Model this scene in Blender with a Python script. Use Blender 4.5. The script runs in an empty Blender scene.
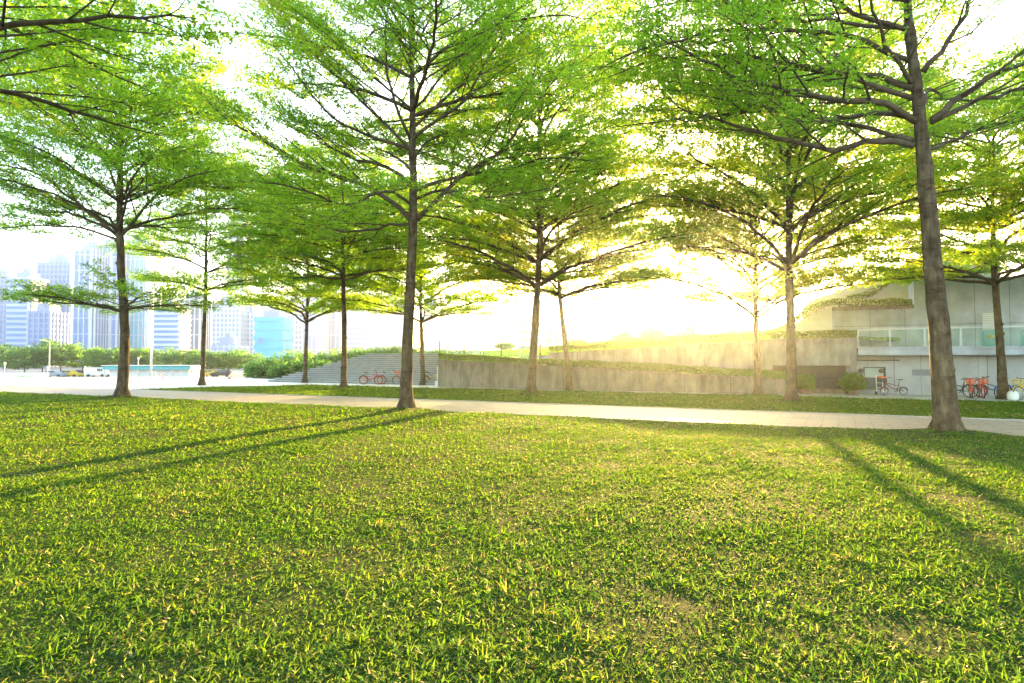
import bpy, math, random
import numpy as np
random.seed(7); rng = np.random.default_rng(11)
sc = bpy.context.scene; COL = sc.collection
R = math.radians

# ------------------------------------------------------------------ camera and pixel -> world helpers
F = 626.0; CAMZ = 1.7; PITCH = math.atan((361-341.5)/F)
cam = bpy.data.cameras.new('camera'); co = bpy.data.objects.new('camera', cam); COL.objects.link(co)
cam.lens = F/1024*36; cam.sensor_width = 36; cam.clip_start = .05; cam.clip_end = 6000
co.location = (0, 0, CAMZ); co.rotation_euler = (math.pi/2+PITCH, 0, 0)
sc.camera = co
def ray(px, py):
    x = (px-512)/F; y = (341.5-py)/F; c, s = math.cos(PITCH), math.sin(PITCH)
    return x, c-s*y, s+c*y
def G(px, py, z=0.0):                     # point of a level at height z
    x, y, w = ray(px, py); k = (z-CAMZ)/w
    return (x*k, y*k, z)
def D(px, py, Y):                         # point at depth Y
    x, y, w = ray(px, py); k = Y/y
    return (x*k, Y, CAMZ+w*k)
UX, UY = .887, -.461; NX, NY = .461, .887     # the park's own axes: s along the path, t across it
def S(s, t, z=0.0): return (s*UX+t*NX, s*UY+t*NY, z)
def T(px, py, t):                         # (s, z) of a pixel on the upright plane t
    x, y, w = ray(px, py); k = t/(NX*x+NY*y)
    return (UX*x+UY*y)*k, CAMZ+w*k

# ------------------------------------------------------------------ mesh collector
class MB:
    def __init__(s): s.v = []; s.f = []
    def quad(s, a, b, c, d): n = len(s.v); s.v += [a, b, c, d]; s.f.append((n, n+1, n+2, n+3))
    def hexa(s, p):                       # 8 points: bottom ring, top ring
        n = len(s.v); s.v += list(p)
        s.f += [tuple(n+i for i in q) for q in ((3,2,1,0),(4,5,6,7),(0,1,5,4),(1,2,6,5),(2,3,7,6),(3,0,4,7))]
        return s
    def box(s, x0, x1, y0, y1, z0, z1):
        return s.hexa([(x0,y0,z0),(x1,y0,z0),(x1,y1,z0),(x0,y1,z0),(x0,y0,z1),(x1,y0,z1),(x1,y1,z1),(x0,y1,z1)])
    def sbox(s, s0, s1, t0, t1, z0, z1, z0b=None, z1b=None):   # box in park axes, its bottom/top may slope along s
        z0b = z0 if z0b is None else z0b; z1b = z1 if z1b is None else z1b
        return s.hexa([S(s0,t0,z0),S(s1,t0,z0b),S(s1,t1,z0b),S(s0,t1,z0),S(s0,t0,z1),S(s1,t0,z1b),S(s1,t1,z1b),S(s0,t1,z1)])
    def prism(s, poly, t0, t1):           # poly of (s, z), extruded along t
        n = len(s.v); m = len(poly)
        s.v += [S(a, t0, z) for a, z in poly]+[S(a, t1, z) for a, z in poly]
        s.f.append(tuple(n+i for i in range(m))); s.f.append(tuple(n+m+i for i in reversed(range(m))))
        for i in range(m): j = (i+1) % m; s.f.append((n+i, n+m+i, n+m+j, n+j))
        return s
    def tube(s, pts, rad, k=8, cap=True, closed=False):
        P = [np.array(p, float) for p in pts]; m = len(P)
        if not hasattr(rad, '__len__'): rad = [rad]*m
        n = len(s.v); a = None
        for i in range(m):
            if closed: t = P[(i+1) % m]-P[i-1]
            else: t = P[min(i+1, m-1)]-P[max(i-1, 0)]
            t = t/(np.linalg.norm(t)+1e-9)
            if a is None:
                h = np.array((0, 0, 1.)) if abs(t[2]) < .9 else np.array((1., 0, 0)); a = np.cross(t, h)
            else: a = a-t*a.dot(t)
            a = a/(np.linalg.norm(a)+1e-9); b = np.cross(t, a)
            for j in range(k):
                w = 2*math.pi*j/k; q = P[i]+rad[i]*(a*math.cos(w)+b*math.sin(w)); s.v.append((q[0], q[1], q[2]))
        for i in range(m if closed else m-1):
            i2 = (i+1) % m
            for j in range(k):
                j2 = (j+1) % k; s.f.append((n+i*k+j, n+i*k+j2, n+i2*k+j2, n+i2*k+j))
        if cap and not closed:
            s.f.append(tuple(n+j for j in reversed(range(k)))); s.f.append(tuple(n+(m-1)*k+j for j in range(k)))
        return s
    def ring(s, c, r, th, axis='y', k=6, n=24):
        pts = []
        for i in range(n):
            w = 2*math.pi*i/n
            pts.append((c[0]+r*math.cos(w), c[1], c[2]+r*math.sin(w)) if axis == 'y' else (c[0]+r*math.cos(w), c[1]+r*math.sin(w), c[2]))
        return s.tube(pts, th, k, closed=True)
    def lathe(s, c, prof, k=16):
        n = len(s.v)
        for r, z in prof:
            for j in range(k): w = 2*math.pi*j/k; s.v.append((c[0]+r*math.cos(w), c[1]+r*math.sin(w), c[2]+z))
        for i in range(len(prof)-1):
            for j in range(k): j2 = (j+1) % k; s.f.append((n+i*k+j, n+i*k+j2, n+(i+1)*k+j2, n+(i+1)*k+j))
        s.f.append(tuple(n+j for j in reversed(range(k)))); s.f.append(tuple(n+(len(prof)-1)*k+j for j in range(k)))
        return s
    def build(s, name, mat, parent=None, org=(0,0,0), smooth=False, bevel=0):
        me = bpy.data.meshes.new(name)
        v = np.array(s.v, float)-np.array(org)
        me.from_pydata(v, [], s.f)
        me.materials.append(mat); me.polygons.foreach_set('use_smooth', [smooth]*len(me.polygons)); me.update()
        o = bpy.data.objects.new(name, me); COL.objects.link(o)
        if parent is None: o.location = org
        else: o.parent = parent
        if bevel:
            b = o.modifiers.new('bevel', 'BEVEL'); b.width = bevel; b.segments = 2; b.limit_method = 'ANGLE'
        return o
def tag(o, label=None, cat=None, group=None, kind=None):
    if label: o['label'] = label
    if cat: o['category'] = cat
    if group: o['group'] = group
    if kind: o['kind'] = kind
    return o
def thing(name, label, cat, loc, rz=0, group=None, scale=1):
    o = bpy.data.objects.new(name, None); COL.objects.link(o); o.location = loc; o.rotation_euler = (0, 0, rz)
    o.scale = (scale,)*3; o.empty_display_size = .3
    return tag(o, label, cat, group)
def raw_mesh(name, V, faces_n, mat, attr=None, parent=None, org=(0,0,0), k=4):
    """V (n*k,3): n polygons of k own vertices each"""
    me = bpy.data.meshes.new(name); V = (np.asarray(V)-np.array(org)).astype(np.float32); nv = len(V); nf = faces_n
    me.vertices.add(nv); me.vertices.foreach_set('co', V.ravel())
    me.loops.add(nv); me.loops.foreach_set('vertex_index', np.arange(nv, dtype=np.int32))
    me.polygons.add(nf); me.polygons.foreach_set('loop_start', np.arange(0, nv, k, dtype=np.int32))
    if attr is not None:
        a = me.attributes.new('v', 'FLOAT', 'POINT'); a.data.foreach_set('value', np.asarray(attr, np.float32))
    me.materials.append(mat); me.update(calc_edges=True)
    o = bpy.data.objects.new(name, me); COL.objects.link(o)
    if parent is None: o.location = org
    else: o.parent = parent
    return o

# ------------------------------------------------------------------ materials
def newmat(name):
    m = bpy.data.materials.new(name); m.use_nodes = True; nt = m.node_tree; nt.nodes.clear()
    out = nt.nodes.new('ShaderNodeOutputMaterial'); return m, nt, out
def N(nt, kind, **kw):
    n = nt.nodes.new(kind)
    for k, v in kw.items():
        if k in n.inputs: n.inputs[k].default_value = v
        else: setattr(n, k, v)
    return n
def ramp(nt, fac, stops):
    r = nt.nodes.new('ShaderNodeValToRGB'); nt.links.new(fac, r.inputs[0]); e = r.color_ramp.elements
    while len(e) < len(stops): e.new(.5)
    for i, (p, c) in enumerate(stops): e[i].position = p; e[i].color = (*c, 1)
    return r.outputs[0]
def noise(nt, scale, detail=4, rough=.55, vec=None, coord='Object'):
    n = N(nt, 'ShaderNodeTexNoise'); n.inputs['Scale'].default_value = scale; n.inputs['Detail'].default_value = detail
    n.inputs['Roughness'].default_value = rough
    if vec is None:
        tc = N(nt, 'ShaderNodeTexCoord'); vec = tc.outputs[coord]
    nt.links.new(vec, n.inputs['Vector']); return n
def plain(name, col, rough=.6, metal=0, var=.12, scale=3, bump=0, spec=.5, bscale=None, stretch=None):
    m, nt, out = newmat(name); p = N(nt, 'ShaderNodeBsdfPrincipled', Roughness=rough, Metallic=metal)
    p.inputs['Specular IOR Level'].default_value = spec
    tc = N(nt, 'ShaderNodeTexCoord'); vec = tc.outputs['Object']
    if stretch:
        mp = N(nt, 'ShaderNodeMapping'); mp.inputs['Scale'].default_value = stretch; nt.links.new(vec, mp.inputs[0]); vec = mp.outputs[0]
    n = noise(nt, scale, 6, .6, vec)
    c = np.array(col)
    nt.links.new(ramp(nt, n.outputs[0], [(.3, tuple(c*(1-var))), (.7, tuple(np.minimum(c*(1+var), .9)))]), p.inputs['Base Color'])
    if bump:
        n2 = noise(nt, bscale or scale*8, 5, .6, vec); b = N(nt, 'ShaderNodeBump', Strength=bump); b.inputs['Distance'].default_value = .02
        nt.links.new(n2.outputs[0], b.inputs['Height']); nt.links.new(b.outputs[0], p.inputs['Normal'])
    nt.links.new(p.outputs[0], out.inputs[0]); return m
def leafmat(name, stops, tstops, tr=.55, gloss=.06):
    m, nt, out = newmat(name); a = N(nt, 'ShaderNodeAttribute', attribute_name='v')
    c = ramp(nt, a.outputs['Fac'], stops); c2 = ramp(nt, a.outputs['Fac'], tstops)
    d = N(nt, 'ShaderNodeBsdfDiffuse'); t = N(nt, 'ShaderNodeBsdfTranslucent'); nt.links.new(c, d.inputs[0]); nt.links.new(c2, t.inputs[0])
    mx = N(nt, 'ShaderNodeMixShader'); mx.inputs[0].default_value = tr; nt.links.new(d.outputs[0], mx.inputs[1]); nt.links.new(t.outputs[0], mx.inputs[2])
    g = N(nt, 'ShaderNodeBsdfGlossy', Roughness=.4); mx2 = N(nt, 'ShaderNodeMixShader'); mx2.inputs[0].default_value = gloss*.5
    nt.links.new(mx.outputs[0], mx2.inputs[1]); nt.links.new(g.outputs[0], mx2.inputs[2]); nt.links.new(mx2.outputs[0], out.inputs[0]); return m
M = {}
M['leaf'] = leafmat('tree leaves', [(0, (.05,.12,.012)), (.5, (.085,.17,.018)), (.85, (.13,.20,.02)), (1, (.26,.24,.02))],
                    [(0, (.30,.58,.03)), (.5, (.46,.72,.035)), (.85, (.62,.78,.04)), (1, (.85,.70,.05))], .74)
M['leaf_far'] = leafmat('distant tree leaves', [(0, (.025,.08,.02)), (1, (.08,.16,.03))], [(0, (.12,.36,.06)), (1, (.34,.56,.08))], .6)
M['hedge'] = leafmat('hedge leaves', [(0, (.03,.09,.010)), (.7, (.06,.16,.010)), (1, (.12,.18,.015))], [(0, (.10,.34,.02)), (.7, (.24,.52,.02)), (1, (.42,.55,.03))], .5)
M['dryhedge'] = leafmat('dry hanging stems', [(0, (.05,.04,.02)), (1, (.12,.10,.05))], [(0, (.10,.09,.03)), (1, (.2,.18,.06))], .3)
M['blade'] = leafmat('grass blades', [(0, (.022,.07,.006)), (.45, (.065,.13,.009)), (.8, (.11,.165,.015)), (.93, (.24,.23,.05)), (1, (.42,.33,.17))],
                     [(0, (.07,.22,.008)), (.45, (.22,.42,.012)), (.8, (.33,.47,.015)), (.93, (.6,.52,.08)), (1, (.6,.45,.2))], .5, .05)
# lawn soil under the blades
def lawnmat(name, fine):
    m, nt, out = newmat(name); p = N(nt, 'ShaderNodeBsdfPrincipled', Roughness=.95); p.inputs['Specular IOR Level'].default_value = .1
    n1 = noise(nt, .35, 5, .6); n2 = noise(nt, fine, 6, .7)
    a = ramp(nt, n2.outputs[0], [(.3, (.022,.035,.008)), (.5, (.05,.07,.012)), (.72, (.11,.115,.025))])
    b = ramp(nt, n2.outputs[0], [(.3, (.03,.035,.012)), (.55, (.08,.08,.02)), (.75, (.18,.15,.06))])
    mx = N(nt, 'ShaderNodeMixRGB'); f = ramp(nt, n1.outputs[0], [(.42, (0,0,0)), (.75, (1,1,1))]); nt.links.new(f, mx.inputs[0]); nt.links.new(a, mx.inputs[1]); nt.links.new(b, mx.inputs[2])
    nt.links.new(mx.outputs[0], p.inputs['Base Color'])
    bp = N(nt, 'ShaderNodeBump', Strength=.8); bp.inputs['Distance'].default_value = .04; nt.links.new(n2.outputs[0], bp.inputs['Height']); nt.links.new(bp.outputs[0], p.inputs['Normal'])
    nt.links.new(p.outputs[0], out.inputs[0]); return m
M['lawn'] = lawnmat('lawn soil', 22)
M['bank'] = lawnmat('bank turf', 7)
def paving(name, c1, c2, mortar, sx, sy, rough=.55, ang=-27.47):
    m, nt, out = newmat(name); p = N(nt, 'ShaderNodeBsdfPrincipled', Roughness=rough); p.inputs['Specular IOR Level'].default_value = .4
    tc = N(nt, 'ShaderNodeTexCoord'); mp = N(nt, 'ShaderNodeMapping'); mp.inputs['Rotation'].default_value = (0, 0, R(-ang)); nt.links.new(tc.outputs['Object'], mp.inputs[0])
    b = N(nt, 'ShaderNodeTexBrick'); nt.links.new(mp.outputs[0], b.inputs['Vector'])
    for k, v in (('Color1', (*c1, 1)), ('Color2', (*c2, 1)), ('Mortar', (*mortar, 1)), ('Scale', 1), ('Mortar Size', .014), ('Mortar Smooth', .2), ('Brick Width', sx), ('Row Height', sy)): b.inputs[k].default_value = v
    n = noise(nt, 1.2, 6, .65); mx = N(nt, 'ShaderNodeMixRGB', blend_type='MULTIPLY'); mx.inputs[0].default_value = 1
    nt.links.new(b.outputs[0], mx.inputs[1]); nt.links.new(ramp(nt, n.outputs[0], [(.3, (.78,.77,.75)), (.7, (1,1,1))]), mx.inputs[2]); nt.links.new(mx.outputs[0], p.inputs['Base Color'])
    nt.links.new(p.outputs[0], out.inputs[0]); return m
M['path'] = paving('beige path pavers', (.47,.345,.26), (.40,.295,.22), (.2,.155,.12), .8, .4)
M['plaza'] = paving('pale plaza slabs', (.72,.71,.70), (.66,.65,.65), (.42,.42,.42), 1.2, 1.2, .5)
M['kerb'] = plain('kerb stone', (.42,.36,.3), .7, var=.15, scale=4, bump=.2)
M['road'] = plain('far road', (.2,.2,.21), .8, var=.2, scale=.2)
M['bark'] = plain('bark', (.125,.085,.05), .9, var=.45, scale=7, bump=.9, spec=.15, bscale=22, stretch=(1, 1, .45))
def barkmat():
    m, nt, out = newmat('ringed bark'); p = N(nt, 'ShaderNodeBsdfPrincipled', Roughness=.92); p.inputs['Specular IOR Level'].default_value = .12
    tc = N(nt, 'ShaderNodeTexCoord'); a = N(nt, 'ShaderNodeMapping'); a.inputs['Scale'].default_value = (1, 1, 4.5); b = N(nt, 'ShaderNodeMapping'); b.inputs['Scale'].default_value = (1, 1, .25)
    nt.links.new(tc.outputs['Object'], a.inputs[0]); nt.links.new(tc.outputs['Object'], b.inputs[0])
    n1 = noise(nt, 2.2, 7, .68, a.outputs[0]); n2 = noise(nt, 9, 6, .65, b.outputs[0]); n3 = noise(nt, 3.2, 5, .6)
    c1 = ramp(nt, n2.outputs[0], [(.28, (.05,.035,.022)), (.5, (.12,.085,.052)), (.72, (.20,.155,.10))])
    c2 = ramp(nt, n3.outputs[0], [(.38, (.62,.56,.50)), (.55, (1,1,1)), (.7, (1.15,1.2,1.05))]); c3 = ramp(nt, n1.outputs[0], [(.34, (.45,.42,.4)), (.46, (1,1,1))])
    x = N(nt, 'ShaderNodeMixRGB', blend_type='MULTIPLY'); x.inputs[0].default_value = 1; nt.links.new(c1, x.inputs[1]); nt.links.new(c2, x.inputs[2])
    y = N(nt, 'ShaderNodeMixRGB', blend_type='MULTIPLY'); y.inputs[0].default_value = .8; nt.links.new(x.outputs[0], y.inputs[1]); nt.links.new(c3, y.inputs[2]); nt.links.new(y.outputs[0], p.inputs['Base Color'])
    s = N(nt, 'ShaderNodeMath', operation='ADD'); nt.links.new(n1.outputs[0], s.inputs[0]); nt.links.new(n2.outputs[0], s.inputs[1])
    bp = N(nt, 'ShaderNodeBump', Strength=.9); bp.inputs['Distance'].default_value = .03; nt.links.new(s.outputs[0], bp.inputs['Height']); nt.links.new(bp.outputs[0], p.inputs['Normal'])
    nt.links.new(p.outputs[0], out.inputs[0]); return m
M['bark'] = barkmat()
M['twig'] = plain('branch bark', (.12,.085,.055), .9, var=.35, scale=6, bump=.5, spec=.15)
# streaked concrete
def concrete(name, base, dark, rust=0.0):
    m, nt, out = newmat(name); p = N(nt, 'ShaderNodeBsdfPrincipled', Roughness=.85); p.inputs['Specular IOR Level'].default_value = .25
    tc = N(nt, 'ShaderNodeTexCoord'); mp = N(nt, 'ShaderNodeMapping'); mp.inputs['Scale'].default_value = (1, 1, .3); nt.links.new(tc.outputs['Object'], mp.inputs[0])
    s1 = noise(nt, 2.1, 6, .65, mp.outputs[0]); s2 = noise(nt, .9, 5, .6); s3 = noise(nt, 30, 4, .6)
    a = ramp(nt, s1.outputs[0], [(.32, dark), (.5, tuple(.5*(np.array(base)+np.array(dark)))), (.68, base)])
    mx = N(nt, 'ShaderNodeMixRGB', blend_type='MULTIPLY'); mx.inputs[0].default_value = 1; nt.links.new(a, mx.inputs[1])
    nt.links.new(ramp(nt, s2.outputs[0], [(.3, (.72,.70,.66)), (.7, (1.1,1.1,1.1))]), mx.inputs[2]); nt.links.new(mx.outputs[0], p.inputs['Base Color'])
    bp = N(nt, 'ShaderNodeBump', Strength=.3); bp.inputs['Distance'].default_value = .01; nt.links.new(s3.outputs[0], bp.inputs['Height']); nt.links.new(bp.outputs[0], p.inputs['Normal'])
    nt.links.new(p.outputs[0], out.inputs[0]); return m
M['conc'] = concrete('stained concrete', (.31,.27,.22), (.12,.10,.08))
M['conc2'] = concrete('pale weathered concrete', (.44,.42,.42), (.22,.21,.21))
M['concwall'] = concrete('grey concrete with skylight tint', (.58,.62,.74), (.46,.50,.62))  # plain grey concrete; blue skylight on its shaded faces is put into the colour
M['tilewall'] = paving('grey wall panels', (.50,.50,.50), (.47,.47,.48), (.3,.3,.3), 1.4, .9, .6, 0)
M['white'] = plain('white render', (.74,.74,.76), .7, var=.08, scale=1.5)
M['stone'] = plain('grey granite steps', (.36,.37,.40), .75, var=.18, scale=2.5, bump=.1)
M['steel'] = plain('galvanised steel', (.45,.47,.48), .4, metal=.8, var=.1)
M['darkmetal'] = plain('dark metal', (.05,.05,.055), .5, metal=.4, var=.2)
M['bronze'] = plain('brown slatted metal', (.10,.085,.07), .6, metal=.2, var=.25)
M['rubber'] = plain('tyre rubber', (.02,.02,.02), .8)
M['black'] = plain('black plastic', (.03,.03,.035), .45)
M['grey'] = plain('grey paint', (.32,.34,.37), .45)
M['silver'] = plain('bright rim', (.6,.6,.62), .35, metal=.7)
M['orangeflat'] = plain('orange red paint', (.75,.12,.03), .4, var=.05)
M['red'] = plain('red paint', (.60,.03,.03), .35, var=.06)
M['maroon'] = plain('maroon paint', (.22,.03,.04), .4, var=.06)
M['yellow'] = plain('yellow paint', (.72,.48,.02), .35, var=.06)
M['blue'] = plain('blue paint', (.04,.22,.62), .35, var=.06)
M['lampwhite'] = plain('white enamel', (.8,.8,.78), .4, var=.03)
M['terracotta'] = plain('brown planter', (.18,.11,.07), .8, var=.2)
def glass(name, col, alpha, rough=.08):
    m, nt, out = newmat(name); t = N(nt, 'ShaderNodeBsdfTransparent'); t.inputs[0].default_value = (*col, 1)
    g = N(nt, 'ShaderNodeBsdfPrincipled', Roughness=rough); g.inputs['Base Color'].default_value = (*[c*.6 for c in col], 1)
    mx = N(nt, 'ShaderNodeMixShader'); mx.inputs[0].default_value = alpha; nt.links.new(t.outputs[0], mx.inputs[1]); nt.links.new(g.outputs[0], mx.inputs[2]); nt.links.new(mx.outputs[0], out.inputs[0]); return m
M['railglass'] = glass('greenish railing glass', (.86,.96,.94), .14)
M['window'] = plain('dark window glass', (.10,.13,.16), .12, var=.3, scale=1)
M['wgreen'] = plain('pale green pane', (.36,.46,.42), .2, var=.1)
M['teal'] = plain('teal door glass', (.10,.38,.40), .25, var=.1)

# ------------------------------------------------------------------ ground
def poly_sheet(name, pts, z, mat, res=None):
    mb = MB(); n = len(pts); mb.v = [(x, y, z) for x, y in pts]; mb.f = [tuple(range(n))]
    return tag(mb.build(name, mat), kind='structure')
def stp(s, t): return S(s, t)[:2]
# far ground: one sheet out to the horizon, with the raised park terrace on it
poly_sheet('ground', [(-2600,-2600),(2600,-2600),(2600,2600),(-2600,2600)], -1.65, M['road'])
mb = MB(); mb.box(-160, 160, -60, 67.5, -1.6, -.012); tag(mb.build('plaza', M['plaza']), kind='structure')
T1n, T1f, T2f = 17.62, 22.5, 32.30
def lawn_mesh(name, poly_fn, s0, s1, t0, t1, step, zf, mat):
    ns, ntt = int((s1-s0)/step), max(2, int((t1-t0)/step)); V = []; Fc = []
    for i in range(ns+1):
        for j in range(ntt+1):
            s, t = poly_fn(s0+(s1-s0)*i/ns, t0+(t1-t0)*j/ntt); x, y, _ = S(s, t); V.append((x, y, zf(x, y)))
    for i in range(ns):
        for j in range(ntt):
            a = i*(ntt+1)+j; Fc.append((a, a+ntt+1, a+ntt+2, a+1))
    mb = MB(); mb.v = V; mb.f = [tuple(reversed(f)) if False else f for f in Fc]
    return tag(mb.build(name, mat, smooth=True), kind='structure')
TREES = [ # px, py, trunk diameter
 ('a',122,398,.50),('b',202,385,.36),('c',305,382.5,.36),('d',344,389,.40),('e',405,411,.46),('f',423,385,.36),
 ('g',531,395,.46),('h',570,390,.36),('i',758,395.5,.36),('j',792,402,.46),('k',947,435,.56),('l',1004,399,.40)]
BASES = [G(px, py)[:2] for _, px, py, _ in TREES]
def zlawn(x, y):
    z = .035+.02*math.sin(x*.7+.3*y)*math.cos(y*.55)+.012*math.sin(2.3*x-1.1*y)
    for bx, by in BASES:
        d2 = (x-bx)**2+(y-by)**2
        if d2 < 9: z += .11*math.exp(-d2/1.1)
    return z
lawn_mesh('lawn', lambda s, t: (s, t), -60, 60, -20, T1n-.12, .5, zlawn, M['lawn'])
poly_sheet('path', [stp(-60, T1n), stp(60, T1n), stp(60, T1f), stp(-60, T1f)], .004, M['path'])
SL = -37.0   # the far lawn's tapering west end
def strip(s, t):
    f = (t-T1f)/(T2f-T1f); lo = SL+f*2.2+(1.8*f*f); return lo+(s-SL)*(60-lo)/(60-SL), t
lawn_mesh('far_lawn', strip, SL, 60, T1f+.12, T2f, .5, lambda x, y: zlawn(x, y)-.01, M['lawn'])
def kerb(name, s0, s1, t0, t1):
    mb = MB(); mb.sbox(s0, s1, t0, t1, -.01, .035); tag(mb.build(name, M['kerb'], bevel=.008), kind='structure')
kerb('kerb', -60, 60, T1n-.12, T1n); kerb('kerb', SL, 60, T1f, T1f+.12)

# ------------------------------------------------------------------ grass blades
def vnoise(x, y, sc_, seed=0):
    r = np.random.default_rng(seed); g = r.random((64, 64)); u = x*sc_+100; v = y*sc_+100
    i = np.floor(u).astype(int); j = np.floor(v).astype(int); fu = u-i; fv = v-j; fu = fu*fu*(3-2*fu); fv = fv*fv*(3-2*fv)
    a = g[i % 64, j % 64]; b = g[(i+1) % 64, j % 64]; c = g[i % 64, (j+1) % 64]; d = g[(i+1) % 64, (j+1) % 64]
    return (a*(1-fu)+b*fu)*(1-fv)+(c*(1-fu)+d*fu)*fv
def zl_np(x, y):
    z = .03+.02*np.sin(x*.7+.3*y)*np.cos(y*.55)+.012*np.sin(2.3*x-1.1*y)
    for bx, by in BASES: z += .11*np.exp(-((x-bx)**2+(y-by)**2)/1.1)
    return z
BARE = [(G(140,434), 1.0, .45), (G(640-8,600), .0, .0), (G(925,640), .35, .35), (G(690,605), .22, .2), (G(955,470), .5, .3), (G(960,500), .4, .3), (G(520,530), .25, .2), (G(990,545), .5, .3)]
def blades(name, y0, y1, dens, ln, wd, tmin, tmax, fac=1.0):
    wmax = .92*y1+2.4; n = int(2*wmax*(y1-y0)*dens)
    y = rng.uniform(y0, y1, n); x = rng.uniform(-wmax, wmax, n); q_ = np.abs(x) < .92*y+2.4; x, y = x[q_], y[q_]; n = len(x)
    t = x*NX+y*NY; s = x*UX+y*UY
    keep = (t > tmin) & (t < tmax)
    if tmin > 20: keep &= s > SL+((t-T1f)/(T2f-T1f))*4+.3
    p1 = vnoise(x, y, 1.3, 1)*.6+vnoise(x, y, 3.7, 2)*.4
    keep &= rng.random(n) < .6+.7*p1
    for bx, by in BASES: keep &= ~(((x-bx)**2+(y-by)**2 < (.42+.5*vnoise(x, y, 4, 15))**2) & (rng.random(n) < .85))
    for (c, rx, ry) in BARE:
        if rx > 0: keep &= ~((((x-c[0])/rx)**2+((y-c[1])/ry)**2 < 1+.6*(vnoise(x, y, 6, 5)-.5)) & (rng.random(n) < .78*(.4+.9*vnoise(x, y, 9, 6))))
    x, y, p1 = x[keep], y[keep], p1[keep]; n = len(x)
    z = zl_np(x, y)-.004
    az = rng.uniform(0, 2*math.pi, n); lean = np.abs(rng.normal(1.28, .38, n)).clip(.15, 1.7); tw_ = rng.normal(0, .5, n)
    L = ln*rng.uniform(.35, 1.35, n)*(.55+.8*p1+.5*(vnoise(x, y, 5.5, 12) > .8)); W = wd*rng.uniform(.6, 1.3, n)
    dx, dy = np.cos(az), np.sin(az); sx, sy = -dy, dx
    def pt(f, side):
        a = np.minimum(lean*(.55+.6*f), 1.5); h = L*f
        return np.stack([x+dx*h*np.sin(a)+sx*side, y+dy*h*np.sin(a)+sy*side, z+h*np.cos(a)+tw_*side], 1)
    q = [pt(0, -W*.35), pt(0, W*.35), pt(.5, W*.5), pt(.5, -W*.5)]; q2 = [pt(.5, -W*.5), pt(.5, W*.5), pt(1., W*.06), pt(1., -W*.06)]
    V = np.stack(q+q2, 1).reshape(-1, 3)
    v = (.12+.68*rng.random(n)**1.2*(.55+.9*vnoise(x, y, .8, 8))).clip(0, .72)
    dry = rng.random(n) < .03+.16*(vnoise(x, y, 2.2, 9) > .72); v[dry] = rng.uniform(.88, 1, dry.sum())
    return V, np.repeat(v, 8)
parts = [blades('', 1.2, 3.9, 9500, .056, .0085, -50, T1n-.15), blades('', 3.9, 6.5, 6000, .056, .010, -50, T1n-.15), blades('', 6.5, 10, 3200, .056, .013, -50, T1n-.15),
         blades('', 10, 15, 1500, .06, .017, -50, T1n-.15), blades('', 15, 34, 480, .07, .03, -50, T1n-.15)]
V = np.concatenate([p[0] for p in parts]); A = np.concatenate([p[1] for p in parts])
M['fallen'] = leafmat('fallen dry leaves', [(0, (.20,.10,.03)), (.6, (.34,.22,.08)), (1, (.30,.05,.03))], [(0, (.3,.15,.04)), (1, (.5,.3,.1))], .3)
def litter(n, y0, y1, size, path=False):
    y = np.sqrt(rng.uniform(y0*y0, y1*y1, n)); x = rng.uniform(-.98, .98, n)*y; t = x*NX+y*NY
    k = (t < T1n-.2) if not path else ((t > T1n+.05) & (t < T1f-.05) & (rng.random(n) < .25)); x, y = x[k], y[k]; n = len(x)
    z = zl_np(x, y)+rng.uniform(.012, .04, n) if not path else np.full(n, .012); a = rng.uniform(0, 6.28, n); L = size*rng.uniform(.6, 1.2, n); w = L*.3; q = rng.normal(0, .3 if not path else .08, n)
    dx, dy = np.cos(a), np.sin(a); P_ = lambda u, s: np.stack([x+dx*u*L-dy*s*w, y+dy*u*L+dx*s*w, z+(u+.5)*L*np.abs(q)*.5], 1)
    return np.stack([P_(-.5, 0), P_(0, .5), P_(.5, 0), P_(0, -.5)], 1).reshape(-1, 3), np.repeat(rng.random(n), 4)
Ls = [litter(900, 2, 7, .035), litter(1500, 7, 18, .05), litter(900, 16, 34, .08, True)]
LV = np.concatenate([p[0] for p in Ls]); LA = np.concatenate([p[1] for p in Ls])
tag(raw_mesh('fallen_leaves', LV, len(LV)//4, M['fallen'], LA), 'small dry leaves fallen on the near lawn and the beige path', 'fallen leaves', kind='stuff')
g = raw_mesh('grass', V, len(V)//4, M['blade'], A); tag(g, 'short sunlit lawn grass with dry flecks in front of the path', 'grass', kind='stuff')
V, A = blades('', 15, 48, 330, .085, .05, T1f+.15, T2f-.05)
g = raw_mesh('grass', V, len(V)//4, M['blade'], A); tag(g, 'lawn grass on the strip between the beige path and the ramp wall', 'grass', kind='stuff')

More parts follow.
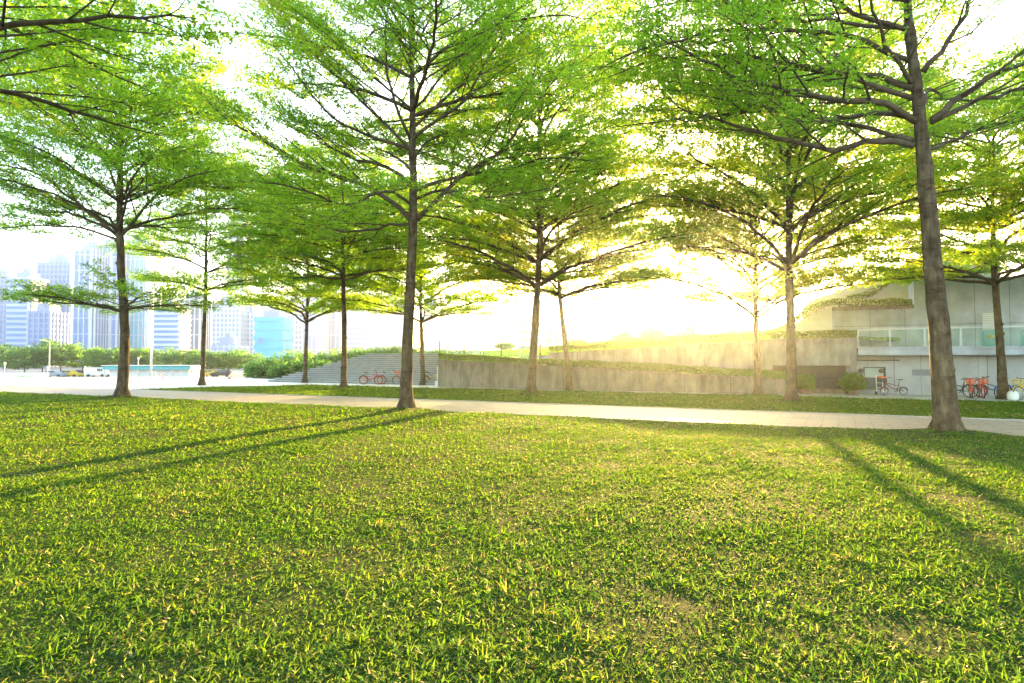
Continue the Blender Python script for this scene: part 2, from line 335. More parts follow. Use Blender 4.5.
# ------------------------------------------------------------------ trees
def smooth_path(pts, n):
    P = np.array(pts, float); d = np.r_[0, np.cumsum(np.linalg.norm(np.diff(P, axis=0), axis=1))]; u = np.linspace(0, d[-1], n)
    if len(P) < 3: return np.stack([np.interp(u, d, P[:, i]) for i in range(3)], 1)
    m = np.gradient(P, d, axis=0); out = []
    for q in u:
        i = min(np.searchsorted(d, q, 'right')-1, len(P)-2); h = d[i+1]-d[i]; w = (q-d[i])/h
        out.append((2*w**3-3*w*w+1)*P[i]+(w**3-2*w*w+w)*h*m[i]+(-2*w**3+3*w*w)*P[i+1]+(w**3-w*w)*h*m[i+1])
    return np.array(out)
UP = np.array((0, 0, 1.))
def nrm(v): return v/(np.linalg.norm(v)+1e-9)
def grow_limb(pts, r0, sink, cfg):
    """one limb with its side branches and twigs; rosette centres go into sink"""
    mb = MB(); P = smooth_path(pts, max(8, int(3+2*len(pts))))
    P[1:-1] += rng.normal(0, .035, (len(P)-2, 3))*np.array((1, 1, .7)); n = len(P)
    L = np.linalg.norm(np.diff(P, axis=0), axis=1).sum()
    rr = [r0*(1-i/(n-1))**.75*.92+.008 for i in range(n)]
    mb.tube(P, rr, 7)
    tw = []; nsec = max(4, int(L*cfg['sec'])); side = random.choice((-1, 1))
    for k in range(nsec):
        f = .16+.84*(k+random.random()*.8)/nsec; f = min(f, .985); i = f*(n-1); i0 = int(i); base = P[i0]*(1-i+i0)+P[min(i0+1, n-1)]*(i-i0)
        tg = nrm(P[min(i0+1, n-1)]-P[i0]); side = -side; sd = nrm(np.cross(tg, UP))*side
        ln = min(2.9, (1-f)*L*.5+.75)*random.uniform(.75, 1.25)*cfg.get('sl', 1)
        d = nrm(tg*random.uniform(.45, 1)+sd*random.uniform(.6, 1)+UP*random.uniform(-.08, .28)); d2 = nrm(d*1+tg*.45+UP*random.uniform(-.16, .06))
        Q = np.array([base, base+d*ln*.27, base+d*ln*.5+d2*ln*.03, base+d*ln*.53+d2*ln*.25, base+d*ln*.5+d2*ln*.5]); Q[1:] += rng.normal(0, .03, (4, 3))
        r1 = max(.009, rr[i0]*.45); mb.tube(Q, [r1*(1-.8*j/4) for j in range(5)], 5)
        nter = max(3, int(ln*cfg['ter'])); s2 = 1
        for j in range(nter):
            g_ = .22+.78*(j+random.random())/nter; g_ = min(g_, .99); q = g_*4; q0 = int(q); b2 = Q[q0]*(1-q+q0)+Q[min(q0+1, 4)]*(q-q0)
            t2 = nrm(Q[min(q0+1, 4)]-Q[q0]); s2 = -s2; sd2 = nrm(np.cross(t2, UP))*s2
            l3 = random.uniform(.3, .85)*cfg.get('tl', 1); d3 = nrm(t2*random.uniform(.3, .9)+sd2*random.uniform(.4, 1)+UP*random.uniform(-.05, .3))
            e = b2+d3*l3+UP*random.uniform(-.06, .08)
            tw.append((b2, e))
            m = cfg['ros']; w = rng.uniform(.1, 1.1, m)[:, None]; sink.append(b2+(e-b2)*w+rng.normal(0, 1, (m, 3))*np.array((cfg['spread'], cfg['spread'], cfg['spread']*.42)))
    if tw:
        A_ = np.array([a for a, _ in tw]); B_ = np.array([b for _, b in tw]); t = B_-A_; t /= np.linalg.norm(t, axis=1)[:, None]; a = np.cross(t, UP+1e-3); a /= np.linalg.norm(a, axis=1)[:, None]+1e-9; b = np.cross(t, a)
        o = []
        for Q_, r_ in ((A_, .007), (B_, .003)):
            for w in (0, 2.094, 4.189): o.append(Q_+r_*(a*math.cos(w)+b*math.sin(w)))
        V = np.stack(o, 1).reshape(-1, 3); n0 = len(mb.v); mb.v += V.tolist()
        for i in range(len(tw)): q = n0+6*i; mb.f += [(q, q+1, q+4, q+3), (q+1, q+2, q+5, q+4), (q+2, q, q+3, q+5)]
    return mb
def leaf_quads(C, per, size, aspect, yel):
    n = len(C)*per; c = np.repeat(C, per, 0); az = rng.uniform(0, 2*math.pi, n); el = rng.normal(.18, .42, n)
    d = np.stack([np.cos(az)*np.cos(el), np.sin(az)*np.cos(el), np.sin(el)], 1); s = np.stack([-np.sin(az), np.cos(az), rng.normal(0, .45, n)], 1)
    s /= np.linalg.norm(s, axis=1)[:, None]; L = (size*rng.uniform(.65, 1.3, n))[:, None]; w = L*aspect*.5; b = c+d*L*.12
    V = np.stack([b, b+d*L*.6+s*w, b+d*L, b+d*L*.55-s*w], 1).reshape(-1, 3)
    v = np.repeat(rng.random(len(C)), per)*.45+rng.random(n)*.4
    cl = vnoise(c[:, 0]+c[:, 2]*.7, c[:, 1]+c[:, 2]*.4, .8, 4)                # some sprays turn yellow; trees by the sun get more, for its glow
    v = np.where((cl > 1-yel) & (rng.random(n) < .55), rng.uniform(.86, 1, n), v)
    return V, np.repeat(v, 4)
def auto_limbs(tr, zf, ztop, Rad, per_tier, gap, tilt=1.0):
    """whorled flat tiers; returns lists of points and radii"""
    out = []; z = zf; k = 0; a0 = random.uniform(0, 6.28); nt_ = max(2, int((ztop-zf)/gap))
    while z < ztop-.4:
        f = (z-zf)/(ztop-zf); rad = Rad*(1-.55*f**1.8)*(.92 if k == 0 else 1)
        for j in range(per_tier if f < .75 else 3):
            a = a0+2*math.pi*(j+random.uniform(-.22, .22))/per_tier; L = rad*random.uniform(.8, 1.1)
            rise = L*random.uniform(.16, .34)*(1+.5*f)*tilt; zz = z+random.uniform(-.18, .18)
            b = trunk_at(tr, zz); dx, dy = math.cos(a), math.sin(a); bend = random.uniform(-.35, .35)
            pts = [b]
            for u, h in ((.18, .42), (.42, .78), (.7, .97), (1, 1.0)):
                aa = a+bend*u; pts.append((b[0]+math.cos(aa)*L*u, b[1]+math.sin(aa)*L*u, b[2]+rise*h+random.uniform(-.06, .06)))
            out.append((pts, .058*(1-.5*f)*Rad/5.5))
        a0 += 1.1; z += gap*random.uniform(.8, 1.2)*(1-.25*f); k += 1
    return out
def trunk_at(P, z):
    for i in range(len(P)-1):
        if P[i+1][2] >= z: w = (z-P[i][2])/(P[i+1][2]-P[i][2]+1e-9); return tuple(np.array(P[i])*(1-w)+np.array(P[i+1])*w)
    return tuple(P[-1])
def make_tree(label, base, trunk_pts, dia, limbs, cfg, yel=.12, name='park_tree', group='young park trees standing on the lawns', far=False, parts=True, leafm='leaf'):
    bx, by = base[:2]; root = thing(name, label, 'tree', (bx, by, 0), group=group)
    P = smooth_path(trunk_pts, 34 if not far else 10); n = len(P); H = P[-1][2]
    mb = MB(); rr = []; kn = [random.uniform(.08, .75) for _ in range(6)]
    for i in range(n):
        f = i/(n-1); r = dia*.5*((1-f)**.8*.82+.06); r += dia*.20*math.exp(-max(P[i][2]-P[0][2],0)/.16)+dia*.08*math.exp(-max(P[i][2]-P[0][2],0)/.9)
        if not far:
            for q in kn: r += dia*.05*math.exp(-((f-q)*H/.09)**2)
        rr.append(r)
    if not far: P[1:, :2] += rng.normal(0, .008, (n-1, 2))
    mb.tube(P, rr, 18 if not far else 7)
    if not far:     # flutes, roots and scars in the trunk surface itself
        V = np.array(mb.v); cx = np.repeat(P, 18, 0); d = V[:, :2]-cx[:, :2]; ang = np.arctan2(d[:, 1], d[:, 0]); zz = V[:, 2]
        ph = random.uniform(0, 6); k = 1+.06*np.sin(ang*3+ph+zz*.4)+.04*np.sin(ang*7+zz*1.7)+.25*np.exp(-np.maximum(zz-.02, 0)/.13)*np.maximum(0, np.sin(ang*5+ph))
        V[:, :2] = cx[:, :2]+d*k[:, None]; mb.v = V.tolist()
        for q in kn[:4]:      # branch scars / knots
            i = int(q*n*.55)+2; a = random.uniform(math.pi, 2*math.pi); c = P[i]+np.array((math.cos(a), math.sin(a), 0))*rr[i]*.9
            mb.lathe(tuple(c-np.array((0, 0, .09))), [(.01, 0), (.055, .03), (.07, .08), (.05, .14), (.01, .17)], 8)
    mb.build('trunk', M['bark'], root, (bx, by, 0), smooth=True)
    sink = []; allm = MB()
    for pts, r0 in limbs:
        m = grow_limb(pts, r0, sink, cfg)
        if parts: m.build('limb', M['twig'], root, (bx, by, 0), smooth=True)
        else:
            o = len(allm.v); allm.v += m.v; allm.f += [tuple(i+o for i in f) for f in m.f]
    if not parts: allm.build('limbs' if False else 'branchwork', M['twig'], root, (bx, by, 0), smooth=True)
    C = np.concatenate(sink); V, A = leaf_quads(C, cfg['per'], cfg['size'], cfg['asp'], yel)
    raw_mesh('crown', V, len(V)//4, M[leafm], A, root, (bx, by, 0))
    return root, len(V)//4
NEAR = dict(sec=2.7, ter=5.2, ros=5, spread=.14, per=5, size=.12, asp=.46, sl=1.15)
MID = dict(sec=2.4, ter=4.6, ros=5, spread=.16, per=5, size=.14, asp=.5, sl=1.1)
FAR = dict(sec=2.1, ter=4.2, ros=5, spread=.17, per=5, size=.165, asp=.5, sl=1.1)
def limb_px(pts, Y, dys):
    return [D(x, y, Y+d) for (x, y), d in zip(pts, dys)]
def lin(a, b, n): return list(np.linspace(a, b, n))
tot = 0
B = {k: G(px, py) for k, px, py, _ in TREES}; DIA = {k: d for k, _, _, d in TREES}
def trunk_px(k, pts):
    Y = B[k][1]; return [(B[k][0], B[k][1], -.05)]+[D(x, y, Y) for x, y in pts]
def hand(k, px, Y, r, dy): n = len(px); return (limb_px(px, Y, [dy*(i/(n-1))**1.1 for i in range(n)]), r)

# centre tree
k = 'e'; Y = B[k][1]; tr = trunk_px(k, [(408,330),(412,250),(413,215),(413,150),(412,80),(410,0),(410,-70)])
L = [hand(k, [(411,221),(392,203),(368,188),(330,174),(280,152),(235,124),(196,96)], Y, .085, -1.2),
     hand(k, [(417,220),(436,200),(466,172),(500,152),(530,112),(562,70)], Y, .085, -1.5),
     hand(k, [(410,224),(385,226),(355,232),(318,226),(280,222)], Y, .05, 1.5),
     hand(k, [(416,190),(450,178),(500,170),(550,158),(600,162)], Y, .065, 2.0),
     hand(k, [(411,186),(390,168),(352,158),(305,128),(262,92)], Y, .065, 1.5),
     hand(k, [(412,140),(430,124),(462,104),(482,70),(506,28),(520,-20)], Y, .06, -1.5),
     hand(k, [(411,140),(398,112),(388,76),(386,28),(400,-30)], Y, .055, -2.5),
     hand(k, [(411,150),(380,140),(340,122),(300,80),(270,40)], Y, .055, -2.5),
     hand(k, [(413,200),(440,190),(470,200),(510,196),(560,186)], Y, .05, -3.5),
     hand(k, [(412,205),(390,190),(350,205),(300,190),(250,180)], Y, .05, -4.5),
     hand(k, [(412,110),(440,80),(480,40),(520,10)], Y, .045, 2.5),
     hand(k, [(412,110),(380,80),(340,40),(290,10)], Y, .045, 2.5),
     hand(k, [(411,60),(430,20),(470,-30),(520,-50)], Y, .04, -1),
     hand(k, [(411,60),(390,20),(350,-20),(300,-40)], Y, .04, -1),
     hand(k, [(411,20),(420,-30),(430,-90),(450,-120)], Y, .04, -3),
     hand(k, [(413,170),(420,150),(440,135),(470,130)], Y, .05, 5),
     hand(k, [(413,175),(400,160),(380,150),(350,140)], Y, .05, 5.5)]
L += auto_limbs(tr, 10.2, 15.2, 6.8, 4, 1.4, .8)+[hand(k, [(411,150),(370,110),(320,60),(270,0)], Y, .055, 1.0), hand(k, [(411,130),(450,95),(510,60),(580,40)], Y, .055, 2.5)]
_, c = make_tree('tall tree in the middle of the near lawn edge, its trunk forking wide', B[k], tr, DIA[k], L, dict(NEAR, size=.11), .08); tot += c
# right foreground tree
k = 'k'; Y = B[k][1]; tr = trunk_px(k, [(941,360),(934,280),(928,205),(922,140),(917,90),(910,30),(905,-40),(902,-110)])
L = [hand(k, [(914,146),(897,141),(865,144),(830,150),(795,141),(760,133),(710,118),(655,96)], Y, .075, .8),
     hand(k, [(915,121),(886,104),(848,102),(806,95),(760,84),(700,62),(648,28)], Y, .08, -1.2),
     hand(k, [(912,118),(876,114),(830,119),(799,114),(745,104),(690,92)], Y, .06, 2.2),
     hand(k, [(912,88),(893,79),(851,74),(795,68),(760,67),(700,52),(640,30)], Y, .075, 2.5),
     hand(k, [(912,83),(890,49),(876,14),(862,-30)], Y, .055, -1.5),
     hand(k, [(932,120),(964,95),(999,74),(1024,63),(1090,40)], Y, .085, -1.0),
     hand(k, [(932,122),(978,102),(1024,88),(1100,75)], Y, .06, 1.5),
     hand(k, [(923,72),(950,39),(971,3),(1000,-50)], Y, .065, -1.2),
     hand(k, [(908,30),(870,18),(820,-5),(760,-30),(700,-60)], Y, .06, 0),
     hand(k, [(908,28),(860,24),(800,20),(740,14),(690,0)], Y, .05, 3.5),
     hand(k, [(912,98),(880,86),(820,70),(740,56),(660,60),(600,80)], Y, .06, 1.0),
     hand(k, [(909,60),(860,40),(800,30),(720,30),(640,50),(598,70)], Y, .06, -.6),
     hand(k, [(914,140),(880,134),(820,118),(740,112),(670,120),(610,128)], Y, .055, 3.6),
     hand(k, [(906,0),(840,-10),(760,5),(690,0),(620,15)], Y, .055, 1.8),
     hand(k, [(920,110),(930,90),(945,100),(960,90)], Y, .045, 4.5),
     hand(k, [(918,100),(880,90),(850,86),(800,85)], Y, .05, 5.5),
     hand(k, [(908,0),(950,-20),(1010,-40)], Y, .05, 2),
     hand(k, [(905,-30),(870,-60),(820,-80)], Y, .045, -1),
     hand(k, [(926,150),(955,140),(990,125),(1030,120)], Y, .045, 4.2),
     hand(k, [(908,20),(900,-30),(880,-60)], Y, .045, -3)]
_, c = make_tree('large leaning tree at the right edge of the near lawn, with thick grey brown limbs', B[k], tr, DIA[k], L, dict(NEAR, sec=2.2, ter=4.8, size=.105), .05); tot += c
# left tree
k = 'a'; Y = B[k][1]; tr = trunk_px(k, [(125,330),(121,270),(120,232),(120,190),(121,130),(121,70),(121,30)])
L = [hand(k, [(118,236),(97,219),(73,200),(44,177),(0,164),(-50,140)], Y, .085, -1.2),
     hand(k, [(123,234),(143,209),(158,193),(190,177),(225,170)], Y, .075, -1.2),
     hand(k, [(120,197),(108,168),(97,142),(79,121),(30,90),(-20,75)], Y, .06, -2),
     hand(k, [(122,199),(146,174),(140,145),(135,124),(150,90)], Y, .05, -2.5),
     hand(k, [(119,240),(80,228),(30,226),(-30,230)], Y, .05, 2.5)]
L += auto_limbs(tr, 4.0, 4.9, 5.4, 5, 1.1, .35)+auto_limbs(tr, 7.6, trunk_px(k, [(121,40)])[1][2]+.3, 6.6, 6, 1.25, 1.0)
_, c = make_tree('spreading tree at the left end of the near lawn in front of the bright plaza', B[k], tr, DIA[k], L, dict(NEAR, size=.14, sec=2.2, ter=4.8), .12); tot += c
# others: straight trunks with whorled tiers
def std(k, label, tops, zfork_py, ztop_py, Rad, per, gap, cfg, yel, tilt=1.0):
    global tot
    Yd = B[k][1]; tr = trunk_px(k, tops+[(tops[-1][0], ztop_py)]); zf = D(0, zfork_py, Yd)[2]; zt = D(0, ztop_py, Yd)[2]
    L = auto_limbs(tr, zf, zt, Rad, per, gap, tilt)
    _, c = make_tree(label, B[k], tr, DIA[k], L, cfg, yel); tot += c
std('b', 'slim tree on the far lawn standing second from the left, against the towers', [(204,330),(206,270)], 292, 150, 5.8, 5, 1.3, MID, .10, .6)
std('c', 'small tree on a grass mound in front of the stone steps, low forked crown', [(306,350),(307,322)], 322, 190, 7.4, 5, 1.1, FAR, .12, .8)
std('d', 'dark tree on the far lawn just left of the red bicycle, flat tiers of leaves', [(344,330),(343,260)], 278, 145, 6.4, 6, 1.15, MID, .05, .35)
std('f', 'tree beside the stair railing with a blue bicycle behind its trunk', [(422,350),(421,320)], 322, 190, 7.4, 5, 1.15, FAR, .15, .7)
std('g', 'tall tree in front of the ramp wall, trunk swollen in the middle', [(535,330),(538,285)], 286, 30, 8.8, 6, 1.5, dict(MID, sec=2.0, ter=4.2), .36, .9)  # trees by the sun: real yellow leaves plus golden sun glow as leaf colour
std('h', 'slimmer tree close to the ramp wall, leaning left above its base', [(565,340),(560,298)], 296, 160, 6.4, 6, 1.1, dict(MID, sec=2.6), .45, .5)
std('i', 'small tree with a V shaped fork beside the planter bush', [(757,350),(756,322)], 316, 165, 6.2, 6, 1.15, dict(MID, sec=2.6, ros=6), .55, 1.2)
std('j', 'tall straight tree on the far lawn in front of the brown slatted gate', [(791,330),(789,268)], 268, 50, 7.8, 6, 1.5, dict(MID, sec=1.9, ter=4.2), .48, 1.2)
std('l', 'tree at the right edge of the far lawn, trunk with a knot, before the balcony', [(999,330),(994,262)], 282, 90, 7.2, 6, 1.0, dict(MID, ros=6), .25, .5)
# a tree beyond the left edge of the picture whose branches reach in at the top
bx = (-11.5, 10.5); tr = [(bx[0], bx[1], -.05), (bx[0]+.05, bx[1], 3), (bx[0], bx[1]+.1, 6), (bx[0]+.1, bx[1], 12.5)]
L = auto_limbs(tr, 6.4, 12.3, 7.6, 5, 1.5, .9)
_, c = make_tree('leafy tree rooted outside the view, filling the top left corner', bx, tr, .5, L, dict(NEAR, sec=2.0), .2); tot += c
bx = (24.5, 19.5); tr = [(bx[0], bx[1], -.05), (bx[0], bx[1], 3), (bx[0], bx[1]+.1, 6), (bx[0]+.1, bx[1], 11)]
L = auto_limbs(tr, 6.0, 11, 6.5, 6, 1.3, .9)
_, c = make_tree('yellowish branches of a tree rooted outside the view, reaching in at the right edge', bx, tr, .5, L, MID, .14); tot += c
print('leaves', tot)

# ------------------------------------------------------------------ hedges and bushes
def leaf_cloud(C, size, per=1, asp=.6):
    n = len(C); d = rng.normal(0, 1, (n, 3)); d /= np.linalg.norm(d, axis=1)[:, None]; h = rng.normal(0, 1, (n, 3)); s = np.cross(d, h); s /= np.linalg.norm(s, axis=1)[:, None]
    L = (size*rng.uniform(.6, 1.3, n))[:, None]; w = L*asp*.5
    V = np.stack([C-d*L*.5, C+s*w, C+d*L*.5, C-s*w], 1).reshape(-1, 3); return V, np.repeat(rng.random(n), 4)
def hedge_along(pts, width, height, size, dens, hang=0):
    """pts: world points of the hedge foot line; returns leaf arrays"""
    C = []; P = np.array(pts); seg = np.linalg.norm(np.diff(P, axis=0), axis=1)
    for i, l in enumerate(seg):
        n = int(l*dens); u = rng.random(n)[:, None]; b = P[i]*(1-u)+P[i+1]*u
        off = rng.uniform(-.5, .5, n)*width; h = height*np.sqrt(rng.random(n))*(.85+.3*vnoise(b[:, 0]+b[:, 1], b[:, 1], 1.6, 3))
        b = b+np.stack([NX*off, NY*off, h], 1); C.append(b)
    C = np.concatenate(C); return leaf_cloud(C, size)
def core(mb, pts, width, h):
    for a, b in zip(pts[:-1], pts[1:]):
        w = width*.5
        mb.hexa([(a[0]-NX*w, a[1]-NY*w, a[2]), (b[0]-NX*w, b[1]-NY*w, b[2]), (b[0]+NX*w, b[1]+NY*w, b[2]), (a[0]+NX*w, a[1]+NY*w, a[2]),
                 (a[0]-NX*w, a[1]-NY*w, a[2]+h), (b[0]-NX*w, b[1]-NY*w, b[2]+h), (b[0]+NX*w, b[1]+NY*w, b[2]+h), (a[0]+NX*w, a[1]+NY*w, a[2]+h)])
def hedge(name, label, pts, width, height, size=.11, dens=700, hang=0.0, face=None, group=None):
    org = tuple(pts[0]); root = thing(name, label, 'hedge', org, group=group)
    V, A = hedge_along(pts, width, height, size, dens); raw_mesh('foliage', V, len(V)//4, M['hedge'], A, root, org)
    if hang:
        C = []; P = np.array(pts)
        for i in range(len(P)-1):
            l = np.linalg.norm(P[i+1]-P[i]); n = int(l*7)
            for _ in range(n):
                u = random.random(); b = P[i]*(1-u)+P[i+1]*u; ln = hang*random.random()**1.4; m = int(ln/.03)+2
                zz = b[2]+.12-np.linspace(0, ln+.12, m); o = width*.5+.03
                C.append(np.stack([np.full(m, b[0]-NX*o)+rng.normal(0, .02, m), np.full(m, b[1]-NY*o)+rng.normal(0, .02, m), zz], 1))
        C = np.concatenate(C); V, A = leaf_cloud(C, .07); tag(raw_mesh('hanging_stems', V, len(V)//4, M['dryhedge'], A, root, org), kind='stuff')
    return root
def bush(name, label, c, rx, ry, rz, n, size=.1, planter=None, mat='hedge', group=None):
    root = thing(name, label, 'bush', c, group=group)
    d = rng.normal(0, 1, (n, 3)); d /= np.linalg.norm(d, axis=1)[:, None]; r = rng.random(n)**.4
    lump = 1+.42*(vnoise(d[:, 0]*2+c[0], d[:, 1]*2+d[:, 2]*2, 2.2, int(abs(c[0])*3) % 9)-.5)*2
    C = d*(r*lump)[:, None]*np.array((rx, ry, rz))+np.array((c[0], c[1], c[2]+rz*.95)); C = C[C[:, 2] > c[2]+.02]
    V, A = leaf_cloud(C, size); raw_mesh('foliage', V, len(V)//4, M[mat], A, root, c)
    mb = MB()
    for i in range(6):
        a = i*1.05; mb.tube([(c[0], c[1], c[2]), (c[0]+math.cos(a)*rx*.5, c[1]+math.sin(a)*ry*.5, c[2]+rz*1.1)], [.03, .01], 5)
    mb.build('stem', M['twig'], root, c)
    return root

# ------------------------------------------------------------------ ramp walls
WT = 34.8
s0, zc0 = T(438, 359.5, WT); s1, zc1 = T(786, 380, WT)
org = S(s0, WT)
mb = MB(); mb.sbox(s0, s1, WT, WT+.28, -.02, zc0, -.02, zc1)
w1 = tag(mb.build('retaining_wall', M['conc'], None, org, bevel=.01), 'stained concrete ramp wall sloping down to the right under a clipped hedge', 'wall')
jt = MB(); q = s0+1.8
while q < s1-.5: jt.sbox(q, q+.03, WT-.004, WT, .02, zc0+(zc1-zc0)*(q-s0)/(s1-s0)-.02); q += 2.4
jt.build('panel_joints', M['darkmetal'], w1, org)
ho = MB(); q = s0+.9
while q < s1-.5: c_ = S(q, WT); ho.tube([S(q, WT-.006, .22), S(q, WT+.01, .22)], .035, 8); q += 2.4
ho.build('drain_holes', M['black'], w1, org)
n = 14; pts = [S(s0+(s1-s0)*i/n, WT+.2, zc0+(zc1-zc0)*i/n-.03) for i in range(n+1)]
hedge('hedge', 'clipped hedge with dry hanging stems on the lower ramp wall', pts, .55, .46, .10, 1300, .6)
# ramp surface between the walls
mb = MB(); mb.sbox(s0, s1, WT+.29, 36.8, -.02, zc0-.55, -.02, max(.1, zc1-.6)); tag(mb.build('ramp', M['conc2']), kind='structure')
# second wall
W2 = 36.9
tops = [T(548, 353, W2), T(600, 350, W2), T(680, 345, W2), T(770, 339.3, W2), T(857, 337.5, W2)]
sb, zb = T(772, 365.5, W2); se, zeb = T(857, 367.5, W2)
poly = tops[::-1]+[(tops[0][0], .4)]+[(sb-.02, .4), (sb, zb), (se, zb)]
mb = MB(); mb.prism([(a, z) for a, z in poly], W2, W2+.5)
o = mb.build('retaining_wall', M['conc2'], None, S(sb, W2), bevel=.01)
# pour joints in the wall face
tag(o, 'upper pale concrete ramp wall rising to the right and overhanging the slatted gate', 'wall')
jt = MB(); q = tops[0][0]+2
while q < se-.3:
    jt.sbox(q, q+.03, W2-.004, W2, zb+.05 if q > sb else .5, float(np.interp(q, [p[0] for p in tops], [p[1] for p in tops]))-.05); q += 2.6
jt.build('panel_joints', M['conc'], o, S(sb, W2))
pts = [S(a, W2+.2, z-.03) for a, z in smooth_path([(a, z, 0) for a, z in tops], 16)[:, :2]]
hedge('hedge', 'clipped hedge on the upper ramp wall, ending left of the glass balcony', pts, .55, .46, .10, 1200, .4)
# slatted gate under the overhang
g0, _ = T(772, 380, 37.6); g1, _ = T(846, 380, 37.6); org = S((g0+g1)/2, 37.6)
gt = thing('slatted_gate', 'brown slatted metal gate in the recess under the upper ramp wall', 'gate', org)
mb = MB(); mb.sbox(g0, g1, 37.66, 37.7, 0, zb+.3); mb.build('backing_panel', M['bronze'], gt, org)
mb = MB(); x = g0
while x < g1: mb.sbox(x, x+.035, 37.58, 37.64, .08, zb+.25); x += .12
mb.build('slats', M['steel' if False else 'bronze'], gt, org)
mb = MB()
for z in (.06, .75, zb+.12): mb.sbox(g0, g1, 37.53, 37.58, z, z+.05)
mb.build('rail', M['darkmetal'], gt, org)
mb = MB(); mb.sbox(g0-.1, g1+.4, 37.0, 37.5, 0, .22); tag(mb.build('low_wall', M['conc'], None, org, bevel=.01), 'low concrete upstand at the foot of the slatted gate', 'wall')
mb = MB(); mb.sbox(g1+.02, se, 37.3, 37.9, 0, zb+.4); tag(mb.build('pillar', M['conc2'], None, S(se, 37.3)), 'pale pier between the slatted gate and the small window', 'pillar')
# planter bushes by the gate
def planter_bush(label, px0, px1, pyt, pyb, t):
    a, zt = T(px0, pyt, t); b, _ = T(px1, pyt, t); c = S((a+b)/2, t, .16); w = (b-a)/2
    bush('planter_bush', label, c, w, .5, (zt-.16)/2*1.02, 4200, .12, group='bushes at the foot of the ramp walls')
    mb = MB(); p = S((a+b)/2, t, 0); mb.lathe(p, [(w*.5, 0), (w*.6, .2), (w*.66, .23), (w*.66, .27), (w*.58, .27), (w*.56, .24)], 20)
    tag(mb.build('planter', M['terracotta'], None, p, smooth=False), 'brown planter pot under '+label, 'planter')
planter_bush('the bush left of the tall straight trunk', 772, 790, 372, 393, 36.0)
planter_bush('the bush right of the tall straight trunk', 793, 817, 374, 393, 36.0)
planter_bush('the round bright green bush before the pier', 839, 865, 374, 394, 36.0)

# ------------------------------------------------------------------ building on the right
TL, TB, TU = 37.9, 36.7, 39.6      # lower wall, balcony edge, upper wall
borg = S(T(940, 390, TL)[0], TL); bld = thing('gallery_building', 'low grey concrete building with a glass railed balcony at the right', 'building', borg)
sL, _ = T(857, 390, TL); sR = 34.0
mb = MB(); mb.sbox(sL-.6, sR, TL, TL+8, -.02, T(900, 354, TL)[1]+.15); mb.build('lower_wall', M['tilewall'], bld, borg)
sBL, zbt = T(858, 348, TB); zbb = T(858, 355.3, TB)[1]
mb = MB(); mb.sbox(sBL, sR, TB, TU, zbb, zbt); mb.sbox(sBL, sR, TB-.06, TB, zbt-.08, zbt+.03); mb.build('balcony_slab', M['concwall'], bld, borg, bevel=.01)
# upper walls
sUa, zUa = T(831, 309.5, TU); sUb, _ = T(914, 309, TU); zWall = T(930, 280, TU)[1]
mb = MB(); mb.sbox(sUa, sUb, TU, TU+.4, zbb-.3, zUa); mb.sbox(sUb, sR, TU+.003, TU+9, zbb, zWall)
mb.build('upper_wall', M['concwall'], bld, borg)
mb = MB()
for px in (870, 905, 940, 975, 1010, 1050):
    a, _ = T(px, 330, TU); mb.sbox(a, a+.02, TU-.004, TU, zbt, zUa-.02 if px < 914 else zWall)
for z in (zbt+1.25,): mb.sbox(sUa, sR, TU-.005, TU-.001, z, z+.02)
mb.build('wall_joints', M['conc'], bld, borg)
a, zt = T(831, 306, TU-.12); b, _ = T(914, 306, TU-.12)
mb = MB(); mb.sbox(a, b, TU-.18, TU, zUa-.1, zUa+.12); mb.build('coping', M['conc2'], bld, borg, bevel=.01)
# lower wall details: window, lamps, pipe, vent
a, z1 = T(863.5, 367, TL); b, z0 = T(886, 389, TL)
w = MB(); fr = .05
for bb in ((a, b, z1-fr, z1), (a, b, z0, z0+fr), (a, a+fr, z0+fr, z1-fr), (b-.1, b, z0+fr, z1-fr), (a+fr, b-.1, (z0+z1)/2-.02, (z0+z1)/2+.02), ((a+b)/2-.02, (a+b)/2+.02, z0+fr, (z0+z1)/2-.02)):
    w.sbox(bb[0], bb[1], TL-.05, TL+.01, bb[2], bb[3])
wo = w.build('window', M['bronze'], bld, borg)
mb = MB(); mb.sbox(a+fr, b-.1, TL-.02, TL+.005, (z0+z1)/2+.02, z1-fr); mb.build('pane', M['wgreen'], wo, borg)
mb = MB(); mb.sbox(a+fr, b-.1, TL-.02, TL+.005, z0+fr, (z0+z1)/2-.02); mb.build('pane', M['window'], wo, borg)
mb = MB(); mb.sbox(a-.1, b+.05, TL-.12, TL, z0-.06, z0); mb.build('sill', M['conc2'], wo, borg)
for px in (860.5, 881.5):
    a, z = T(px, 370.5, TL-.2); c = S(a, TL-.2, z); mb = MB(); mb.lathe((c[0], c[1], c[2]-.12), [(.05, 0), (.11, .03), (.13, .1), (.1, .18), (.04, .23)], 14); mb.tube([c, S(a, TL, z+.02)], .025, 6)
    mb.build('wall_lamp', M['bronze'], bld, borg, smooth=True)
a, z = T(857, 360.3, TL-.08); b, _ = T(899, 360.3, TL-.08); mb = MB(); mb.tube([S(a, TL-.08, z), S(b, TL-.08, z)], .035, 8); mb.tube([S(b, TL-.08, z), S(b, TL+.05, z)], .035, 8); mb.build('pipe', M['bronze'], bld, borg)
a, z1 = T(912, 369.6, TL); b, z0 = T(932, 375.8, TL); mb = MB()
for i in range(7): zz = z0+(z1-z0)*i/7; mb.sbox(a, b, TL-.04, TL-.005, zz, zz+(z1-z0)/12)
v = mb.build('vent', M['grey'], bld, borg); mb = MB(); mb.sbox(a, b, TL-.012, TL-.004, z0, z1); mb.build('vent_backing', M['darkmetal'], v, borg)
